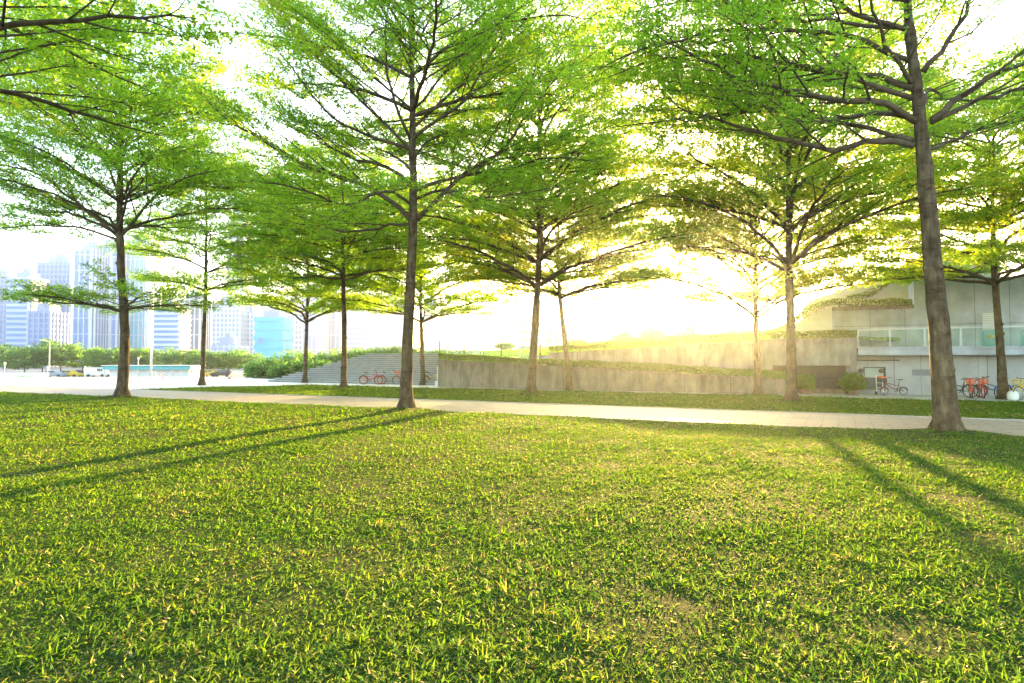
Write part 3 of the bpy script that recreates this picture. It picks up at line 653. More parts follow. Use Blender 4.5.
# louvred window over the balcony
a, z1 = T(982, 313, TU); b, z0 = T(997, 329, TU); mb = MB()
for i in range(9): zz = z0+(z1-z0)*i/9; mb.sbox(a, b, TU-.06, TU-.01, zz, zz+(z1-z0)/13)
lv = mb.build('louvre', M['lampwhite'], bld, borg)
mb = MB(); _, zz = T(982, 347, TU); mb.sbox(a, b, TU-.03, TU, zbt+.02, z0-.05); d = mb.build('balcony_door', M['teal'], bld, borg)
mb = MB(); c = S((a+b)/2+.05, TU-.05, (zbt+z0)/2+.1); mb.lathe((c[0], c[1], c[2]-.12), [(.02, 0), (.14, .08), (.14, .16), (.02, .24)], 12); mb.build('wall_light', M['yellow'], d, borg)
a, _ = T(1021, 329, TU); mb = MB(); mb.sbox(a, a+1.1, TU-.03, TU, zbt+.02, z0-.05); mb.build('balcony_door', M['teal'], bld, borg)
# balcony railing
sa, zr = T(858, 329, TB); rl = thing('glass_railing', 'greenish glass railing along the balcony edge', 'railing', S(sa, TB, zbt))
org = S(sa, TB, zbt)
mb = MB(); mb.sbox(sa, sR, TB+.03, TB+.07, zr-.04, zr); mb.build('handrail', M['steel'], rl, org)
px = [858, 890, 925, 961, 998.5]; ss = [T(p, 340, TB)[0] for p in px]; 
while ss[-1] < sR-1.2: ss.append(ss[-1]+1.35)
for i, q in enumerate(ss):
    mb = MB(); mb.sbox(q-.025, q+.025, TB+.02, TB+.08, zbt, zr-.04); mb.build('post', M['steel'], rl, org)
    if i < len(ss)-1: mb = MB(); mb.sbox(q+.06, ss[i+1]-.06, TB+.04, TB+.055, zbt+.08, zr-.08); mb.build('glass_pane', M['railglass'], rl, org)
# planted parapet, curving down to the left, and the planted slope behind
TP = 39.3
curve = [(768, 337), (783, 331), (798, 322), (811, 313), (822, 308), (832, 306)]
cp = [T(x, y, TP) for x, y in curve]
wallp = MB(); bot = T(768, 350, TP)[1]
wallp.prism([(q[0], q[1]) for q in cp][::-1]+[(cp[0][0], bot), (cp[-1][0], bot)], TP, TP+.25)
tag(wallp.build('sloping_parapet', M['white'], None, S(cp[-1][0], TP)), 'white parapet wall curving down to the left below the planted edge', 'wall')
flat = [T(x, 306.5, TP) for x in (845, 870, 890, 912)]
pts = [S(a, TP+.05, z-.05) for a, z in cp+flat]
hedge('hedge', 'hedge running down the curved white parapet above the balcony', pts, .55, .44, .1, 1200, .25)
mb = MB(); a, z = T(768, 337, 43); r = [T(*q, 43) for q in ((800, 338), (803, 306), (812, 300), (850, 287), (886, 275), (915, 262), (1000, 240), (1000, 338))]
mb.prism([(q[0], q[1]) for q in r][::-1], 43, 52); tag(mb.build('roof_block', M['white'], None, S(r[1][0], 43)), 'white sloping roof volume rising behind the concrete building', 'building')
pts = [T(*q, 42.6) for q in ((846, 303), (862, 300), (875, 295), (890, 284), (906, 272), (924, 262))]
pts = [S(a, 42.6, z-.05) for a, z in pts]
hedge('hedge', 'steep planted strip climbing the white roof volume', pts, .6, .45, .1, 1000)

# grass bank behind the ramp
def bank_z(px_y, t): return T(*px_y, t)[1]
V = []; rows = 10; cols = 19
xs = np.linspace(440, 900, cols)
lowt, hight = 37.6, 58
top = [(440, 352), (548, 349.5), (575, 346), (610, 339), (660, 337), (700, 335), (740, 331), (900, 327)]
mbk = MB(); grid = []
for i, x in enumerate(xs):
    yt = np.interp(x, [p[0] for p in top], [p[1] for p in top]); yb = np.interp(x, [440, 548, 600, 770, 900], [356, 353, 349.5, 338.5, 337]); s_, zlo = T(x, yb, W2+.6); s2_, zhi = T(x, yt, hight)
    for j in range(rows+1):
        f = j/rows; t = lowt+(hight-lowt)*f; sx_ = s_+(s2_-s_)*f; mbk.v.append(S(sx_, t, zlo-.15+(zhi-zlo+.15)*f+.08*math.sin(i*1.3+j)))
for i in range(cols-1):
    for j in range(rows): a = i*(rows+1)+j; mbk.f.append((a, a+rows+1, a+rows+2, a+1))
tag(mbk.build('hill', M['bank'], smooth=True), kind='structure')
n = len(mbk.v)
# tufts over the bank
gv = np.array(mbk.v).reshape(cols, rows+1, 3); m_ = 26000; ci = rng.random(m_)*(cols-1.001); rj = rng.random(m_)**1.3*(rows-.001); a = ci.astype(int); b = rj.astype(int); fa = (ci-a)[:, None]; fb = (rj-b)[:, None]
C = gv[a, b]*(1-fa)*(1-fb)+gv[a+1, b]*fa*(1-fb)+gv[a, b+1]*(1-fa)*fb+gv[a+1, b+1]*fa*fb; C[:, 2] += rng.random(m_)*.12
V, A = leaf_cloud(C, .16); tag(raw_mesh('ground_cover', V, len(V)//4, M['hedge'], A), 'low ground cover on the slope behind the ramp walls', 'ground cover', kind='stuff')
mb = MB(); a, z = T(556, 345.5, 50); b, zb2 = T(700, 336.5, 50)
a, z = T(438, 352.5, 37.6)

# ------------------------------------------------------------------ railing on the ramp landing
TR = 36.2
sa, zt = T(439, 341, TR); sb_, zt2 = T(520, 343.5, TR); org = S(sa, TR, zc0-.55)
rl = thing('glass_railing', 'pale glass fence with dark posts behind the left end of the ramp hedge', 'railing', org)
pxs = [439, 447, 464, 482, 501, 520, 540]; qs = [T(p, 345, TR)[0] for p in pxs]
zz = lambda q: zt+(zt2-zt)*(q-sa)/(sb_-sa); fl = lambda q: zc0-.55+(zc1-zc0)*(q-s0)/(s1-s0)
for i, q in enumerate(qs):
    mb = MB(); mb.sbox(q-.03, q+.03, TR, TR+.06, fl(q), zz(q)); mb.build('post', M['steel'] if i % 2 else M['darkmetal'], rl, org)
    if i < len(qs)-1:
        mb = MB(); mb.sbox(q+.05, qs[i+1]-.05, TR+.02, TR+.035, fl(q)+.1, zz(q)-.06, fl(qs[i+1])+.1, zz(qs[i+1])-.06); mb.build('glass_pane', M['railglass'], rl, org)
mb = MB(); mb.sbox(qs[0], qs[-1], TR-.005, TR+.065, zz(qs[0]), zz(qs[0])+.04, zz(qs[-1]), zz(qs[-1])+.04); mb.build('handrail', M['steel'], rl, org)

# ------------------------------------------------------------------ stone steps
ST = 36.6; NS = 15; rise, going = .155, .36; nos = MB(); M['stone_shade'] = plain('shade toned granite risers', (.24,.25,.28), .8, var=.25, scale=1.5); M['stone'] = plain('grey granite steps', (.40,.41,.45), .75, var=.2, scale=2.5)  # darker risers and lighter front edges paint the shading lines of the steps
sr_, _ = T(437, 384, ST); mb = MB()
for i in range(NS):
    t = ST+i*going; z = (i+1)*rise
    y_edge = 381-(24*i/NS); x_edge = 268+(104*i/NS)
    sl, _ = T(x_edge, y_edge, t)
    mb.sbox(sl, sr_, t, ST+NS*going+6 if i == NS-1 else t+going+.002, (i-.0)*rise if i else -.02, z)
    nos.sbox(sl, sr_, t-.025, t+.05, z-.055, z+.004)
stp_ = tag(mb.build('stone_steps', M['stone_shade'], None, S(sr_-8, ST)), 'wide grey stone staircase climbing behind the red bicycle', 'staircase'); nos.build('lit_nosing', M['stone'], stp_, S(sr_-8, ST))
# side wall and glass balustrade of the steps
org = S(sr_+.15, ST)
mb = MB(); mb.prism([(0, 0)], 0, 0) if False else None
zT = NS*rise
mb.hexa([S(sr_+.02, ST-.3, -.02), S(sr_+.3, ST-.3, -.02), S(sr_+.3, ST+NS*going, -.02), S(sr_+.02, ST+NS*going, -.02),
         S(sr_+.02, ST-.3, .25), S(sr_+.3, ST-.3, .25), S(sr_+.3, ST+NS*going, zT+.25), S(sr_+.02, ST+NS*going, zT+.25)])
tag(mb.build('stair_wall', M['white'], None, org), 'white sloped side wall of the stone steps', 'wall')
rl = thing('glass_railing', 'sloping glass balustrade up the right side of the stone steps', 'railing', org)
for i in range(6):
    f = i/5; t = ST-.2+f*NS*going*.98; zb_ = .25+zT*((t-ST+.3)/(NS*going+.3)); mb = MB(); mb.sbox(sr_+.12, sr_+.18, t, t+.06, zb_, zb_+.95); mb.build('post', M['steel'], rl, org)
def sl_(t): return .25+zT*((t-ST+.3)/(NS*going+.3))
ta, tb_ = ST-.2, ST-.2+NS*going*.98+.06
mb = MB(); mb.hexa([S(sr_+.14, ta, sl_(ta)+.08), S(sr_+.155, ta, sl_(ta)+.08), S(sr_+.155, tb_, sl_(tb_)+.08), S(sr_+.14, tb_, sl_(tb_)+.08), S(sr_+.14, ta, sl_(ta)+.9), S(sr_+.155, ta, sl_(ta)+.9), S(sr_+.155, tb_, sl_(tb_)+.9), S(sr_+.14, tb_, sl_(tb_)+.9)])
mb.build('glass_pane', M['railglass'], rl, org)
mb = MB(); mb.tube([S(sr_+.15, ta, sl_(ta)+.97), S(sr_+.15, tb_, sl_(tb_)+.97)], .03, 6); mb.build('handrail', M['steel'], rl, org)
# bushes on the slope behind and left of the steps
ORD = 'first second third fourth fifth sixth seventh eighth ninth tenth eleventh twelfth'.split(); BACK = [272, 290, 306, 322, 340, 357, 376, 395, 414, 438, 462, 490]
for px, pyt, pyb, Yd, wpx in ((256, 362, 377, 66, 20), (272, 357, 377, 68, 22), (290, 352, 377, 72, 24), (306, 351, 374, 74, 22), (322, 352, 372, 72, 24), (340, 350, 368, 74, 26),
                              (357, 349, 364, 74, 26), (376, 348, 360, 76, 24), (395, 347, 359, 76, 24), (414, 349, 358, 74, 22), (300, 360, 376, 64, 22), (322, 361, 373, 62, 20), (283, 364, 377, 62, 20), (438, 350, 360, 76, 24), (462, 351, 360, 76, 24), (490, 352, 360, 78, 24)):
    c = D(px, pyb, Yd); zt = D(px, pyt, Yd)[2]; zb_ = c[2]; rx = wpx*Yd/F*.5*1.25
    if px == 256: lab = 'rounded bush at the left end of the slope, beside the turquoise tower'
    elif Yd in (62, 64): lab = 'lower front bush left of the steps, '+{283: 'nearest the plaza', 300: 'below the mound tree crown', 322: 'touching the step edge'}[px]
    else: lab = 'bush along the top of the slope, '+ORD[BACK.index(px)]+' from the left in its row'
    bush('slope_bush', lab, (c[0], c[1], zb_-.2), rx, rx, (zt-zb_+.2)*.52, 1500, .3, mat='leaf_far', group='bushes on the slope beside the steps')
# planted slope that carries them
mb = MB(); n = 8
sl = [D(250, 377.5, 60), D(250, 377.5, 90), ]
q = [(-26, 62, -.02), (-6, 47.5, -.02), (4, 45, -.02), (8, 70, 2.1), (-8, 84, 1.9), (-22, 78, .9), (-30, 76, -.02)]
mb.v = q+[(-10, 66, 1.6)]; mb.f = [(i, (i+1) % 7, 7) for i in range(7)]
tag(mb.build('terrain', M['bank'], smooth=True), kind='structure')

# ------------------------------------------------------------------ bicycles
def bicycle(label, loc, rz, col, wheelcol='silver', basket=None, scale=1.0, wr=.31, lean=.04, steer=0.0):
    b = thing('bicycle', label, 'bicycle', (loc[0], loc[1], .012 if len(loc) < 3 else loc[2]+.012), rz, 'bicycles parked along the walls and steps', scale)
    b.rotation_euler = (lean, 0, rz); fx, bxx = .53, -.53; mc = M[col]
    for x in (bxx, fx):
        w = MB(); w.ring((x, 0, wr+.0), wr-.02, .024, k=8, n=28); wo = w.build('wheel', M['rubber'], b, smooth=True)
        r_ = MB(); r_.ring((x, 0, wr), wr-.052, .016, k=6, n=28); r_.build('rim', M[wheelcol], wo, smooth=True)
        sp = MB()
        for i in range(12): a = i*math.pi/6; sp.tube([(x+.03*math.cos(a), .02*(-1)**i, wr+.03*math.sin(a)), (x+(wr-.055)*math.cos(a), 0, wr+(wr-.055)*math.sin(a))], .004, 3)
        sp.tube([(x, -.05, wr), (x, .05, wr)], .028, 8); sp.build('spokes', M['silver'], wo)
        g_ = MB(); pts = [(x+(wr+.035)*math.cos(a), 0, wr+(wr+.035)*math.sin(a)) for a in np.linspace(.3, 2.9, 12)]; g_.tube(pts, .022, 6); g_.build('mudguard', mc if x > 0 else M['black'], b, smooth=True)
    f = MB(); hd = (fx-.13, 0, .80); sb2 = (-.20, 0, .32); st_ = (-.30, 0, .72); low = (fx-.10, 0, .66)
    f.tube([low, (.12, 0, .40), sb2], .028, 8); f.tube([sb2, st_], .022, 8); f.tube([hd, low], .026, 8); f.tube([sb2, (bxx, .05, wr)], .014, 6); f.tube([sb2, (bxx, -.05, wr)], .014, 6)
    f.tube([(-.27, 0, .6), (bxx, .05, wr)], .012, 6); f.tube([(-.27, 0, .6), (bxx, -.05, wr)], .012, 6); f.tube([(fx-.12, 0, .7), (-.26, 0, .52)], .02, 8); f.build('frame', mc, b, smooth=True)
    fk = MB()
    for s in (-1, 1): fk.tube([low, (fx-.06, .05*s, .5), (fx, .05*s, wr)], .014, 6)
    fk.build('fork', mc, b, smooth=True)
    h = MB(); h.tube([hd, (fx-.17, 0, .98)], .018, 6); h.tube([(fx-.30, -.30, 1.0), (fx-.2, -.24, 1.02), (fx-.17, -.1, .98), (fx-.17, .1, .98), (fx-.2, .24, 1.02), (fx-.30, .30, 1.0)], .015, 6); h.build('handlebar', M['black'], b, smooth=True)
    s_ = MB(); s_.tube([st_, (-.33, 0, .86)], .015, 6)
    s_.hexa([(-.47, -.09, .86), (-.36, -.07, .86), (-.36, .07, .86), (-.47, .09, .86), (-.48, -.10, .92), (-.36, -.07, .92), (-.36, .07, .92), (-.48, .10, .92)])
    s_.hexa([(-.358, -.07, .865), (-.18, -.02, .87), (-.18, .02, .87), (-.358, .07, .865), (-.358, -.07, .918), (-.18, -.02, .90), (-.18, .02, .90), (-.358, .07, .918)]); s_.build('saddle', M['black'], b)
    c_ = MB(); c_.ring((-.20, .06, .32), .085, .012, k=5, n=18); c_.tube([(-.2, .07, .32), (-.08, .08, .22)], .012, 5); c_.tube([(-.2, -.07, .32), (-.32, -.08, .42)], .012, 5); c_.hexa([(-.12, .08, .2), (-.03, .08, .2), (-.03, .16, .2), (-.12, .16, .2), (-.12, .08, .225), (-.03, .08, .225), (-.03, .16, .225), (-.12, .16, .225)])
    c_.build('crank', M['black'], b)
    if basket:
        k2 = MB(); x0, x1, y0, y1, z0, z1 = fx-.08, fx+.24, -.17, .17, .72, .96
        for z in np.linspace(z0, z1, 5): k2.tube([(x0, y0, z), (x1, y0, z), (x1, y1, z), (x0, y1, z)], .009, 4, closed=True)
        for x in np.linspace(x0, x1, 5): k2.tube([(x, y0, z1), (x, y0, z0), (x, y1, z0), (x, y1, z1)], .007, 4)
        for y in np.linspace(y0, y1, 5): k2.tube([(x0, y, z1), (x0, y, z0), (x1, y, z0), (x1, y, z1)], .007, 4)
        bo = k2.build('basket', M[basket], b)
    return b
bicycle('red bicycle with orange wheels parked at the foot of the stone steps', G(371, 384.6), R(4), 'red', 'orangeflat', None, 1.0)
bicycle('silver grey bicycle with orange basket beside the red one', G(389, 384.4), R(20), 'grey', 'orangeflat', 'orangeflat', 1.0)
bicycle('blue bicycle behind the slim trunk near the stair wall', G(420, 383.9), R(160), 'blue', 'silver', None)
bicycle('yellow bicycle leaning by the left end of the ramp wall', G(432, 384.6), R(35), 'yellow', 'silver', None)
bicycle('yellow bicycle standing in front of the stained ramp wall', G(481, 386.9), R(62), 'yellow', 'silver', 'black', .95)
fb = bicycle('maroon folding bicycle with an orange covered basket under the balcony', G(894, 395.4), R(176), 'maroon', 'silver', 'black', .86, wr=.22)
mb = MB(); mb.hexa([(.40,-.2,.95), (.84,-.2,1.02), (.84,.2,1.02), (.40,.2,.95), (.44,-.15,1.02), (.80,-.15,1.14), (.80,.15,1.14), (.44,.15,1.02)]); mb.build('basket_cover', M['orangeflat'], fb, bevel=.03)
bicycle('dark bicycle half hidden behind the big right trunk', G(957, 397.6), R(150), 'black', 'silver', 'black', .95)
bicycle('orange red bicycle with a basket turned towards the lawn', G(971, 398.4), R(238), 'orangeflat', 'orangeflat', 'orangeflat', .92)
bicycle('red bicycle with raised handlebar beside the orange one', G(981, 398.4), R(245), 'red', 'red', 'orangeflat', .92)
bicycle('black and pink bicycle left of the knotted trunk', G(993, 397.8), R(168), 'black', 'red', None, .95)
bicycle('blue grey bicycle behind the knotted trunk', G(1009, 398.8), R(190), 'blue', 'silver', None, .92)
bicycle('yellow bicycle at the right edge by the white boulder', G(1029, 400), R(190), 'yellow', 'silver', 'yellow', .95)
c = G(1013, 400); mb = MB(); mb.lathe(c, [(.16, 0), (.21, .05), (.22, .2), (.20, .3), (.14, .38), (.05, .42)], 20); tag(mb.build('bollard', M['lampwhite'], None, c, smooth=True), 'rounded white stone bollard right of the knotted trunk', 'bollard')
# small white stand under the window
c = G(880, 394.8); a = thing('handcart', 'small white hand trolley standing under the window', 'handcart', c)
mb = MB(); [mb.tube([(c[0]+x, c[1], .1), (c[0]+x, c[1]+.05, .95)], .018, 6) for x in (-.16, .16)]; [mb.tube([(c[0]-.16, c[1]+.03, z), (c[0]+.16, c[1]+.03, z)], .014, 6) for z in (.35, .6, .95)]; mb.build('frame', M['lampwhite'], a, c)
mb = MB(); mb.box(c[0]-.2, c[0]+.2, c[1]-.3, c[1]+.02, .1, .13); mb.build('platform', M['grey'], a, c)
for x in (-.2, .2): mb = MB(); mb.tube([(c[0]+x-.03, c[1], .09), (c[0]+x+.03, c[1], .09)], .08, 12); mb.build('wheel', M['rubber'], a, c)

# ------------------------------------------------------------------ far side of the plaza
def far_tree(label, px, Yd, htop_py, wpx, gi):
    c = D(px, 376, Yd); z0 = -1.65; zt = D(px, htop_py, Yd)[2]; rad = wpx*Yd/F*.5; H = zt-z0
    tr = [(c[0], c[1], z0), (c[0]+.1, c[1], z0+H*.3), (c[0], c[1], z0+H*.6), (c[0], c[1], zt-.2)]
    L = auto_limbs(tr, z0+H*.30, zt-.1, rad, 6, H*.16, .5)
    r, n = make_tree(label, c, [(p[0], p[1], p[2]) for p in tr], .3, L, dict(sec=1.5, ter=2.2, ros=5, spread=.32, per=2, size=.5, asp=.6, tl=1.5), .0, 'street_tree', 'street trees beyond the plaza', far=True, parts=False, leafm='leaf_far')
    return r
ORD = 'first second third fourth fifth sixth seventh eighth ninth tenth eleventh twelfth thirteenth fourteenth fifteenth sixteenth'.split()
for i, (px, Yd, yt, w) in enumerate(((-34, 138, 345, 50), (5, 140, 346, 46), (24, 132, 350, 36), (42, 150, 342, 30), (60, 136, 344, 40), (82, 142, 348, 44), (106, 134, 349, 40), (132, 140, 349, 44),
                                    (158, 146, 351, 42), (182, 138, 352, 40), (207, 134, 352, 38), (228, 140, 352, 36), (247, 136, 353, 34))):
    far_tree('street tree under the towers beyond the plaza, '+ORD[i]+' from the left in the row', px, Yd, yt, w, i)
def lamp(label, px, yt, Yd, arm=0, r=.1):
    c = D(px, 376, Yd); zt = D(px, yt, Yd)[2]; o = (c[0], Yd, -1.65); root = thing('street_lamp', label, 'street lamp', o)
    mb = MB(); mb.tube([o, (c[0], Yd, zt)], [r*1.3, r*.7], 8); mb.build('pole', M['lampwhite'], root, o, smooth=True)
    mb = MB(); mb.tube([(c[0], Yd, zt), (c[0]-arm*.5, Yd, zt+.25), (c[0]-arm, Yd, zt+.35)], r*.6, 6); mb.build('arm', M['lampwhite'], root, o)
    mb = MB(); mb.hexa([(c[0]-arm-.9, Yd-.18, zt+.3), (c[0]-arm, Yd-.18, zt+.28), (c[0]-arm, Yd+.18, zt+.28), (c[0]-arm-.9, Yd+.18, zt+.3), (c[0]-arm-.85, Yd-.12, zt+.42), (c[0]-arm, Yd-.12, zt+.46), (c[0]-arm, Yd+.12, zt+.46), (c[0]-arm-.85, Yd+.12, zt+.42)]); mb.build('lamp_head', M['lampwhite'], root, o)
def post(label, px, yt, Yd):
    c = D(px, 376, Yd); zt = D(px, yt, Yd)[2]; o = (c[0], Yd, -1.65); root = thing('lamp_post', label, 'lamp post', o)
    mb = MB(); mb.tube([o, (c[0], Yd, zt-.5)], [.09, .06], 8); mb.build('pole', M['lampwhite'], root, o, smooth=True)
    mb = MB(); mb.lathe((c[0], Yd, zt-.5), [(.08, 0), (.16, .08), (.16, .4), (.2, .42), (.05, .5)], 10); mb.build('lamp_head', M['lampwhite'], root, o)
lamp('white street lamp with an arm to the left above the far trees', 49, 342, 128, 1.2)
post('short white lamp post before the far trees at the left edge', 4.5, 362, 110)
post('short white lamp post left of the yellow taxi', 47.5, 366, 112)
post('short white lamp post left of the big left trunk, by the white van', 85, 366, 110)
post('pale lamp post between the left trunk and the flagpole', 138, 357, 115)
c = D(151, 378, 80); o = (c[0], 80, -1.65); fp = thing('flagpole', 'tall white flagpole beyond the plaza right of the left trunk', 'flagpole', o)
mb = MB(); mb.tube([o, (c[0], 80, D(151, 250, 80)[2])], [.17, .10], 10); mb.build('pole', M['lampwhite'], fp, o, smooth=True)
mb = MB(); mb.lathe((c[0], 80, D(151, 250, 80)[2]), [(.05, 0), (.16, .08), (.16, .2), (.05, .3)], 12); mb.build('finial', M['silver'], fp, o)
mb = MB(); mb.lathe(o, [(.6, 0), (.6, .3), (.3, .4), (.25, .6)], 12); mb.build('base', M['conc2'], fp, o)
# glass roofed pavilion
def pavilion():
    a = D(102, 366, 92); b = D(191, 366, 92); o = ((a[0]+b[0])/2, 92, -1.65); r = thing('pavilion', 'low white pavilion with a turquoise glass roof beyond the plaza', 'pavilion', o)
    zt, zm = D(0, 365.8, 92)[2], D(0, 369.5, 92)[2]
    mb = MB(); mb.hexa([(a[0], 92, zm), (b[0], 92, zm), (b[0], 96, zm), (a[0], 96, zm), (a[0]+.1, 92.2, zt), (b[0]-.1, 92.2, zt), (b[0]-.1, 95.8, zt), (a[0]+.1, 95.8, zt)]); mb.build('roof', M['teal'], r, o)
    mb = MB(); mb.box(a[0]-.15, b[0]+.15, 91.9, 96.1, zt, zt+.08); mb.build('roof_edge', M['lampwhite'], r, o)
    mb = MB(); mb.box(a[0]+.5, b[0]-.3, 93, 95.5, -1.65, zm); mb.build('wall', M['white'], r, o)
    for i in range(6): x = a[0]+.3+(b[0]-a[0]-.6)*i/5; mb = MB(); mb.box(x-.06, x+.06, 92.05, 92.2, -1.65, zm); mb.build('post', M['steel'], r, o)
pavilion()
# slanted hand rails of an underpass entrance
c = D(158, 377, 74); o = (c[0], 74, 0 if False else -1.65); ue = thing('ramp_rail', 'grey slanting handrails at the underpass entrance before the pavilion', 'handrail', o)
for dy in (0, 1.0):
    mb = MB(); x0, z_ = D(152, 371, 74)[0], D(152, 371, 74)[2]; x1, z1_ = D(165, 377, 74)[0], D(165, 377, 74)[2]
    mb.tube([(x0, 74+dy, z_), (x1, 74+dy, z1_)], .04, 6)
    for f in (0, .33, .66, 1): mb.tube([(x0+(x1-x0)*f, 74+dy, z_+(z1_-z_)*f), (x0+(x1-x0)*f, 74+dy, -1.65)], .03, 6)
    mb.build('rail', M['grey'], ue, o)
def cone(label, px, py, h):
    c = G(px, py); r = thing('traffic_cone', label, 'traffic cone', c, group='orange cones on the plaza')
    mb = MB(); mb.lathe(c, [(h*.24, .03), (h*.2, .05), (h*.04, h)], 14); mb.build('cone_body', M['orangeflat'], r, c, smooth=True)
    mb = MB(); mb.lathe(c, [(h*.168, h*.36), (h*.105, h*.62)], 14); mb.build('band', M['lampwhite'], r, c)
    mb = MB(); mb.box(c[0]-h*.27, c[0]+h*.27, c[1]-h*.27, c[1]+h*.27, 0, .035); mb.build('base', M['black'], r, c)
cone('orange cone near the underpass rails', 163, 378.3, .42); cone('taller orange cone out on the bright plaza left of the turquoise tower', 229.5, 379, .62)
# cars on the far road
def car(label, px, Yd, col, rz, van=False):
    c = D(px, 377, Yd); o = (c[0], Yd, -1.64); r = thing('parked_car', label, 'car', o, rz, 'cars on the road beyond the plaza')
    mb = MB(); L_, W_ = 4.4, 1.75; prof = [(-2.2,.35),(-2.2,.8),(-2.1,.95),(-1.6,1.0),(-1.1,1.45),(.5,1.48),(1.15,1.0),(2.0,.88),(2.2,.7),(2.2,.35)]
    if van: prof = [(-2.4,.35),(-2.4,1.9),(-2.2,2.0),(1.3,2.0),(1.9,1.15),(2.35,1.0),(2.4,.35)]
    n = len(prof); mb.v = [(x, -W_/2, z) for x, z in prof]+[(x, W_/2, z) for x, z in prof]; mb.f = [tuple(range(n)), tuple(reversed(range(n, 2*n)))]+[(i, n+i, n+(i+1) % n, (i+1) % n) for i in range(n)]
    mb.build('body', M[col], r, bevel=.06)
    mb = MB(); wz = (1.02, 1.40) if not van else (1.2, 1.8)
    for y in (-W_/2-.006, W_/2-.006):
        mb.box(-1.15 if not van else 0.3, -.3 if not van else 1.0, y, y+.012, wz[0], wz[1]); mb.box(-.2 if not van else 1.05, .55 if not van else 1.4, y, y+.012, wz[0], wz[1]-.02)
    mb.build('side_window', M['window'], r)
    for x in (-1.4, 1.4):
        for y in (-W_/2+.05, W_/2-.15): mb = MB(); mb.tube([(x, y-.08, .33), (x, y+.16, .33)], .33, 16); mb.build('wheel', M['rubber'], r)
car('dark grey car between the far trees and the plaza', 54, 126, 'grey', R(3)); car('yellow taxi on the far road', 70, 128, 'yellow', R(2)); car('black car to the right of the yellow taxi', 78, 132, 'black', R(185))
car('white van on the far road left of the big left trunk', 98, 130, 'lampwhite', R(2), True); car('silver car partly behind the left trunk', 118, 128, 'silver', R(180)); car('pale grey car under the far trees right of the slim tree', 188, 128, 'lampwhite', R(0)); car('dark car under the far trees left of the turquoise tower', 222, 130, 'black', R(180)); car('yellow car right of the slim trunk', 208, 131, 'yellow', R(180))
# pale barrier and planter along the road
a, b = D(-60, 372, 118), D(48, 372, 118); mb = MB(); mb.box(a[0], b[0], 118, 118.3, -1.65, D(0, 372.5, 118)[2]); tag(mb.build('road_barrier', M['lampwhite'], None, (a[0], 118, -1.65)), 'long pale barrier before the far trees at the left edge', 'barrier')
c = D(24, 376, 105); bush('low_shrub', 'low green shrub in front of the pale barrier', (c[0], 105, -1.6), 1.7, .8, .42, 900, .2, mat='hedge')
c = D(-4, 376, 105); bush('low_shrub', 'low green shrub at the far left edge of the plaza', (c[0], 105, -1.6), 1.5, .8, .4, 800, .2, mat='hedge')

# ------------------------------------------------------------------ skyline
def fac(name, col, rough=.3, metal=0.0):
    return plain(name, col, .6, metal, var=.1, scale=.05, spec=.15)
SK = {'blue': fac('blue curtain glass', (.16,.30,.62), .2), 'pale': fac('pale tower cladding', (.48,.56,.74), .6), 'lav': fac('lavender tower cladding', (.32,.38,.62), .6), 'teal': fac('teal curtain glass', (.10,.40,.55), .2),
      'turq': fac('turquoise curtain glass', (.03,.48,.66), .25), 'dark': fac('dark tower glass', (.12,.16,.30), .2), 'white': fac('white tower cladding', (.62,.68,.78), .6), 'warm': fac('warm tower cladding', (.60,.52,.44), .6)}
def tower(label, x0, x1, yt, Yd, glassm, framem, style, rz=0, depth=None, ybot=376, fl=3.4, mull=3.0, extra=None):
    a, b = D(x0, yt, Yd), D(x1, yt, Yd); W = b[0]-a[0]; H = a[2]+1.65; dep = depth or max(W*.8, 14); o = ((a[0]+b[0])/2, Yd, -1.65)
    r = thing('tower_block', label, 'building', o, R(rz), 'skyline towers beyond the park'); w = W/2
    mb = MB(); mb.box(-w, w, 0, dep, 0, H); mb.build('curtain_wall', SK[glassm], r)
    mb = MB(); p = .35; nf = int(H/fl); nm = max(2, round(W/mull))
    if style in ('grid', 'bands'):
        for i in range(nf+1): z = i*fl; th = fl*(.30 if style == 'grid' else .46); mb.box(-w-p, w+p, -p, dep+p, z, min(z+th, H+.4))
    if style in ('grid', 'fins'):
        for i in range(nm+1):
            x = -w+W*i/nm; th = .45 if style == 'grid' else .35; mb.box(x-th, x+th, -p-.12, -p+.3 if style == 'grid' else 0, 0, H+.2)
        nd = max(2, round(dep/mull))
        for i in range(nd+1):
            y = dep*i/nd
            for sx_ in (-1, 1): q = sx_*(w+p*.6); mb.box(min(q, q+sx_*.4), max(q, q+sx_*.4), y-.4, y+.4, 0, H+.2)
        if style == 'fins':
            for i in range(0, nf+1, 3): mb.box(-w-.1, w+.1, -.12, dep+.1, i*fl, i*fl+.5)
    mb.build('facade_frame', SK[framem], r)
    mb = MB(); mb.box(-w*.6, w*.6, dep*.2, dep*.8, H, H+4.2); mb.box(-w*.25, w*.2, dep*.3, dep*.6, H+4.2, H+6.5); mb.build('roof_plant', SK['lav'], r)
    if extra: extra(r, w, dep, H)
    return r
def bright_edge(x):
    def f(r, w, dep, H): mb = MB(); mb.box(w*x-.9, w*x+.9, -.9, -.5, 0, H+1); mb.build('edge_highlight', SK['white'], r)  # white strip that paints a bright highlight down the tower edge
    return f
Y0 = 420
tower('pale blue tower at the left edge of the skyline', -30, 10, 276, Y0, 'blue', 'lav', 'grid')
tower('tower with white horizontal bands near the left edge', 8, 32, 278, Y0-30, 'blue', 'pale', 'bands', 0, extra=bright_edge(.85))
tower('shorter lavender block in front of the banded tower', 29, 50, 311, Y0-70, 'blue', 'lav', 'grid', fl=3.0)
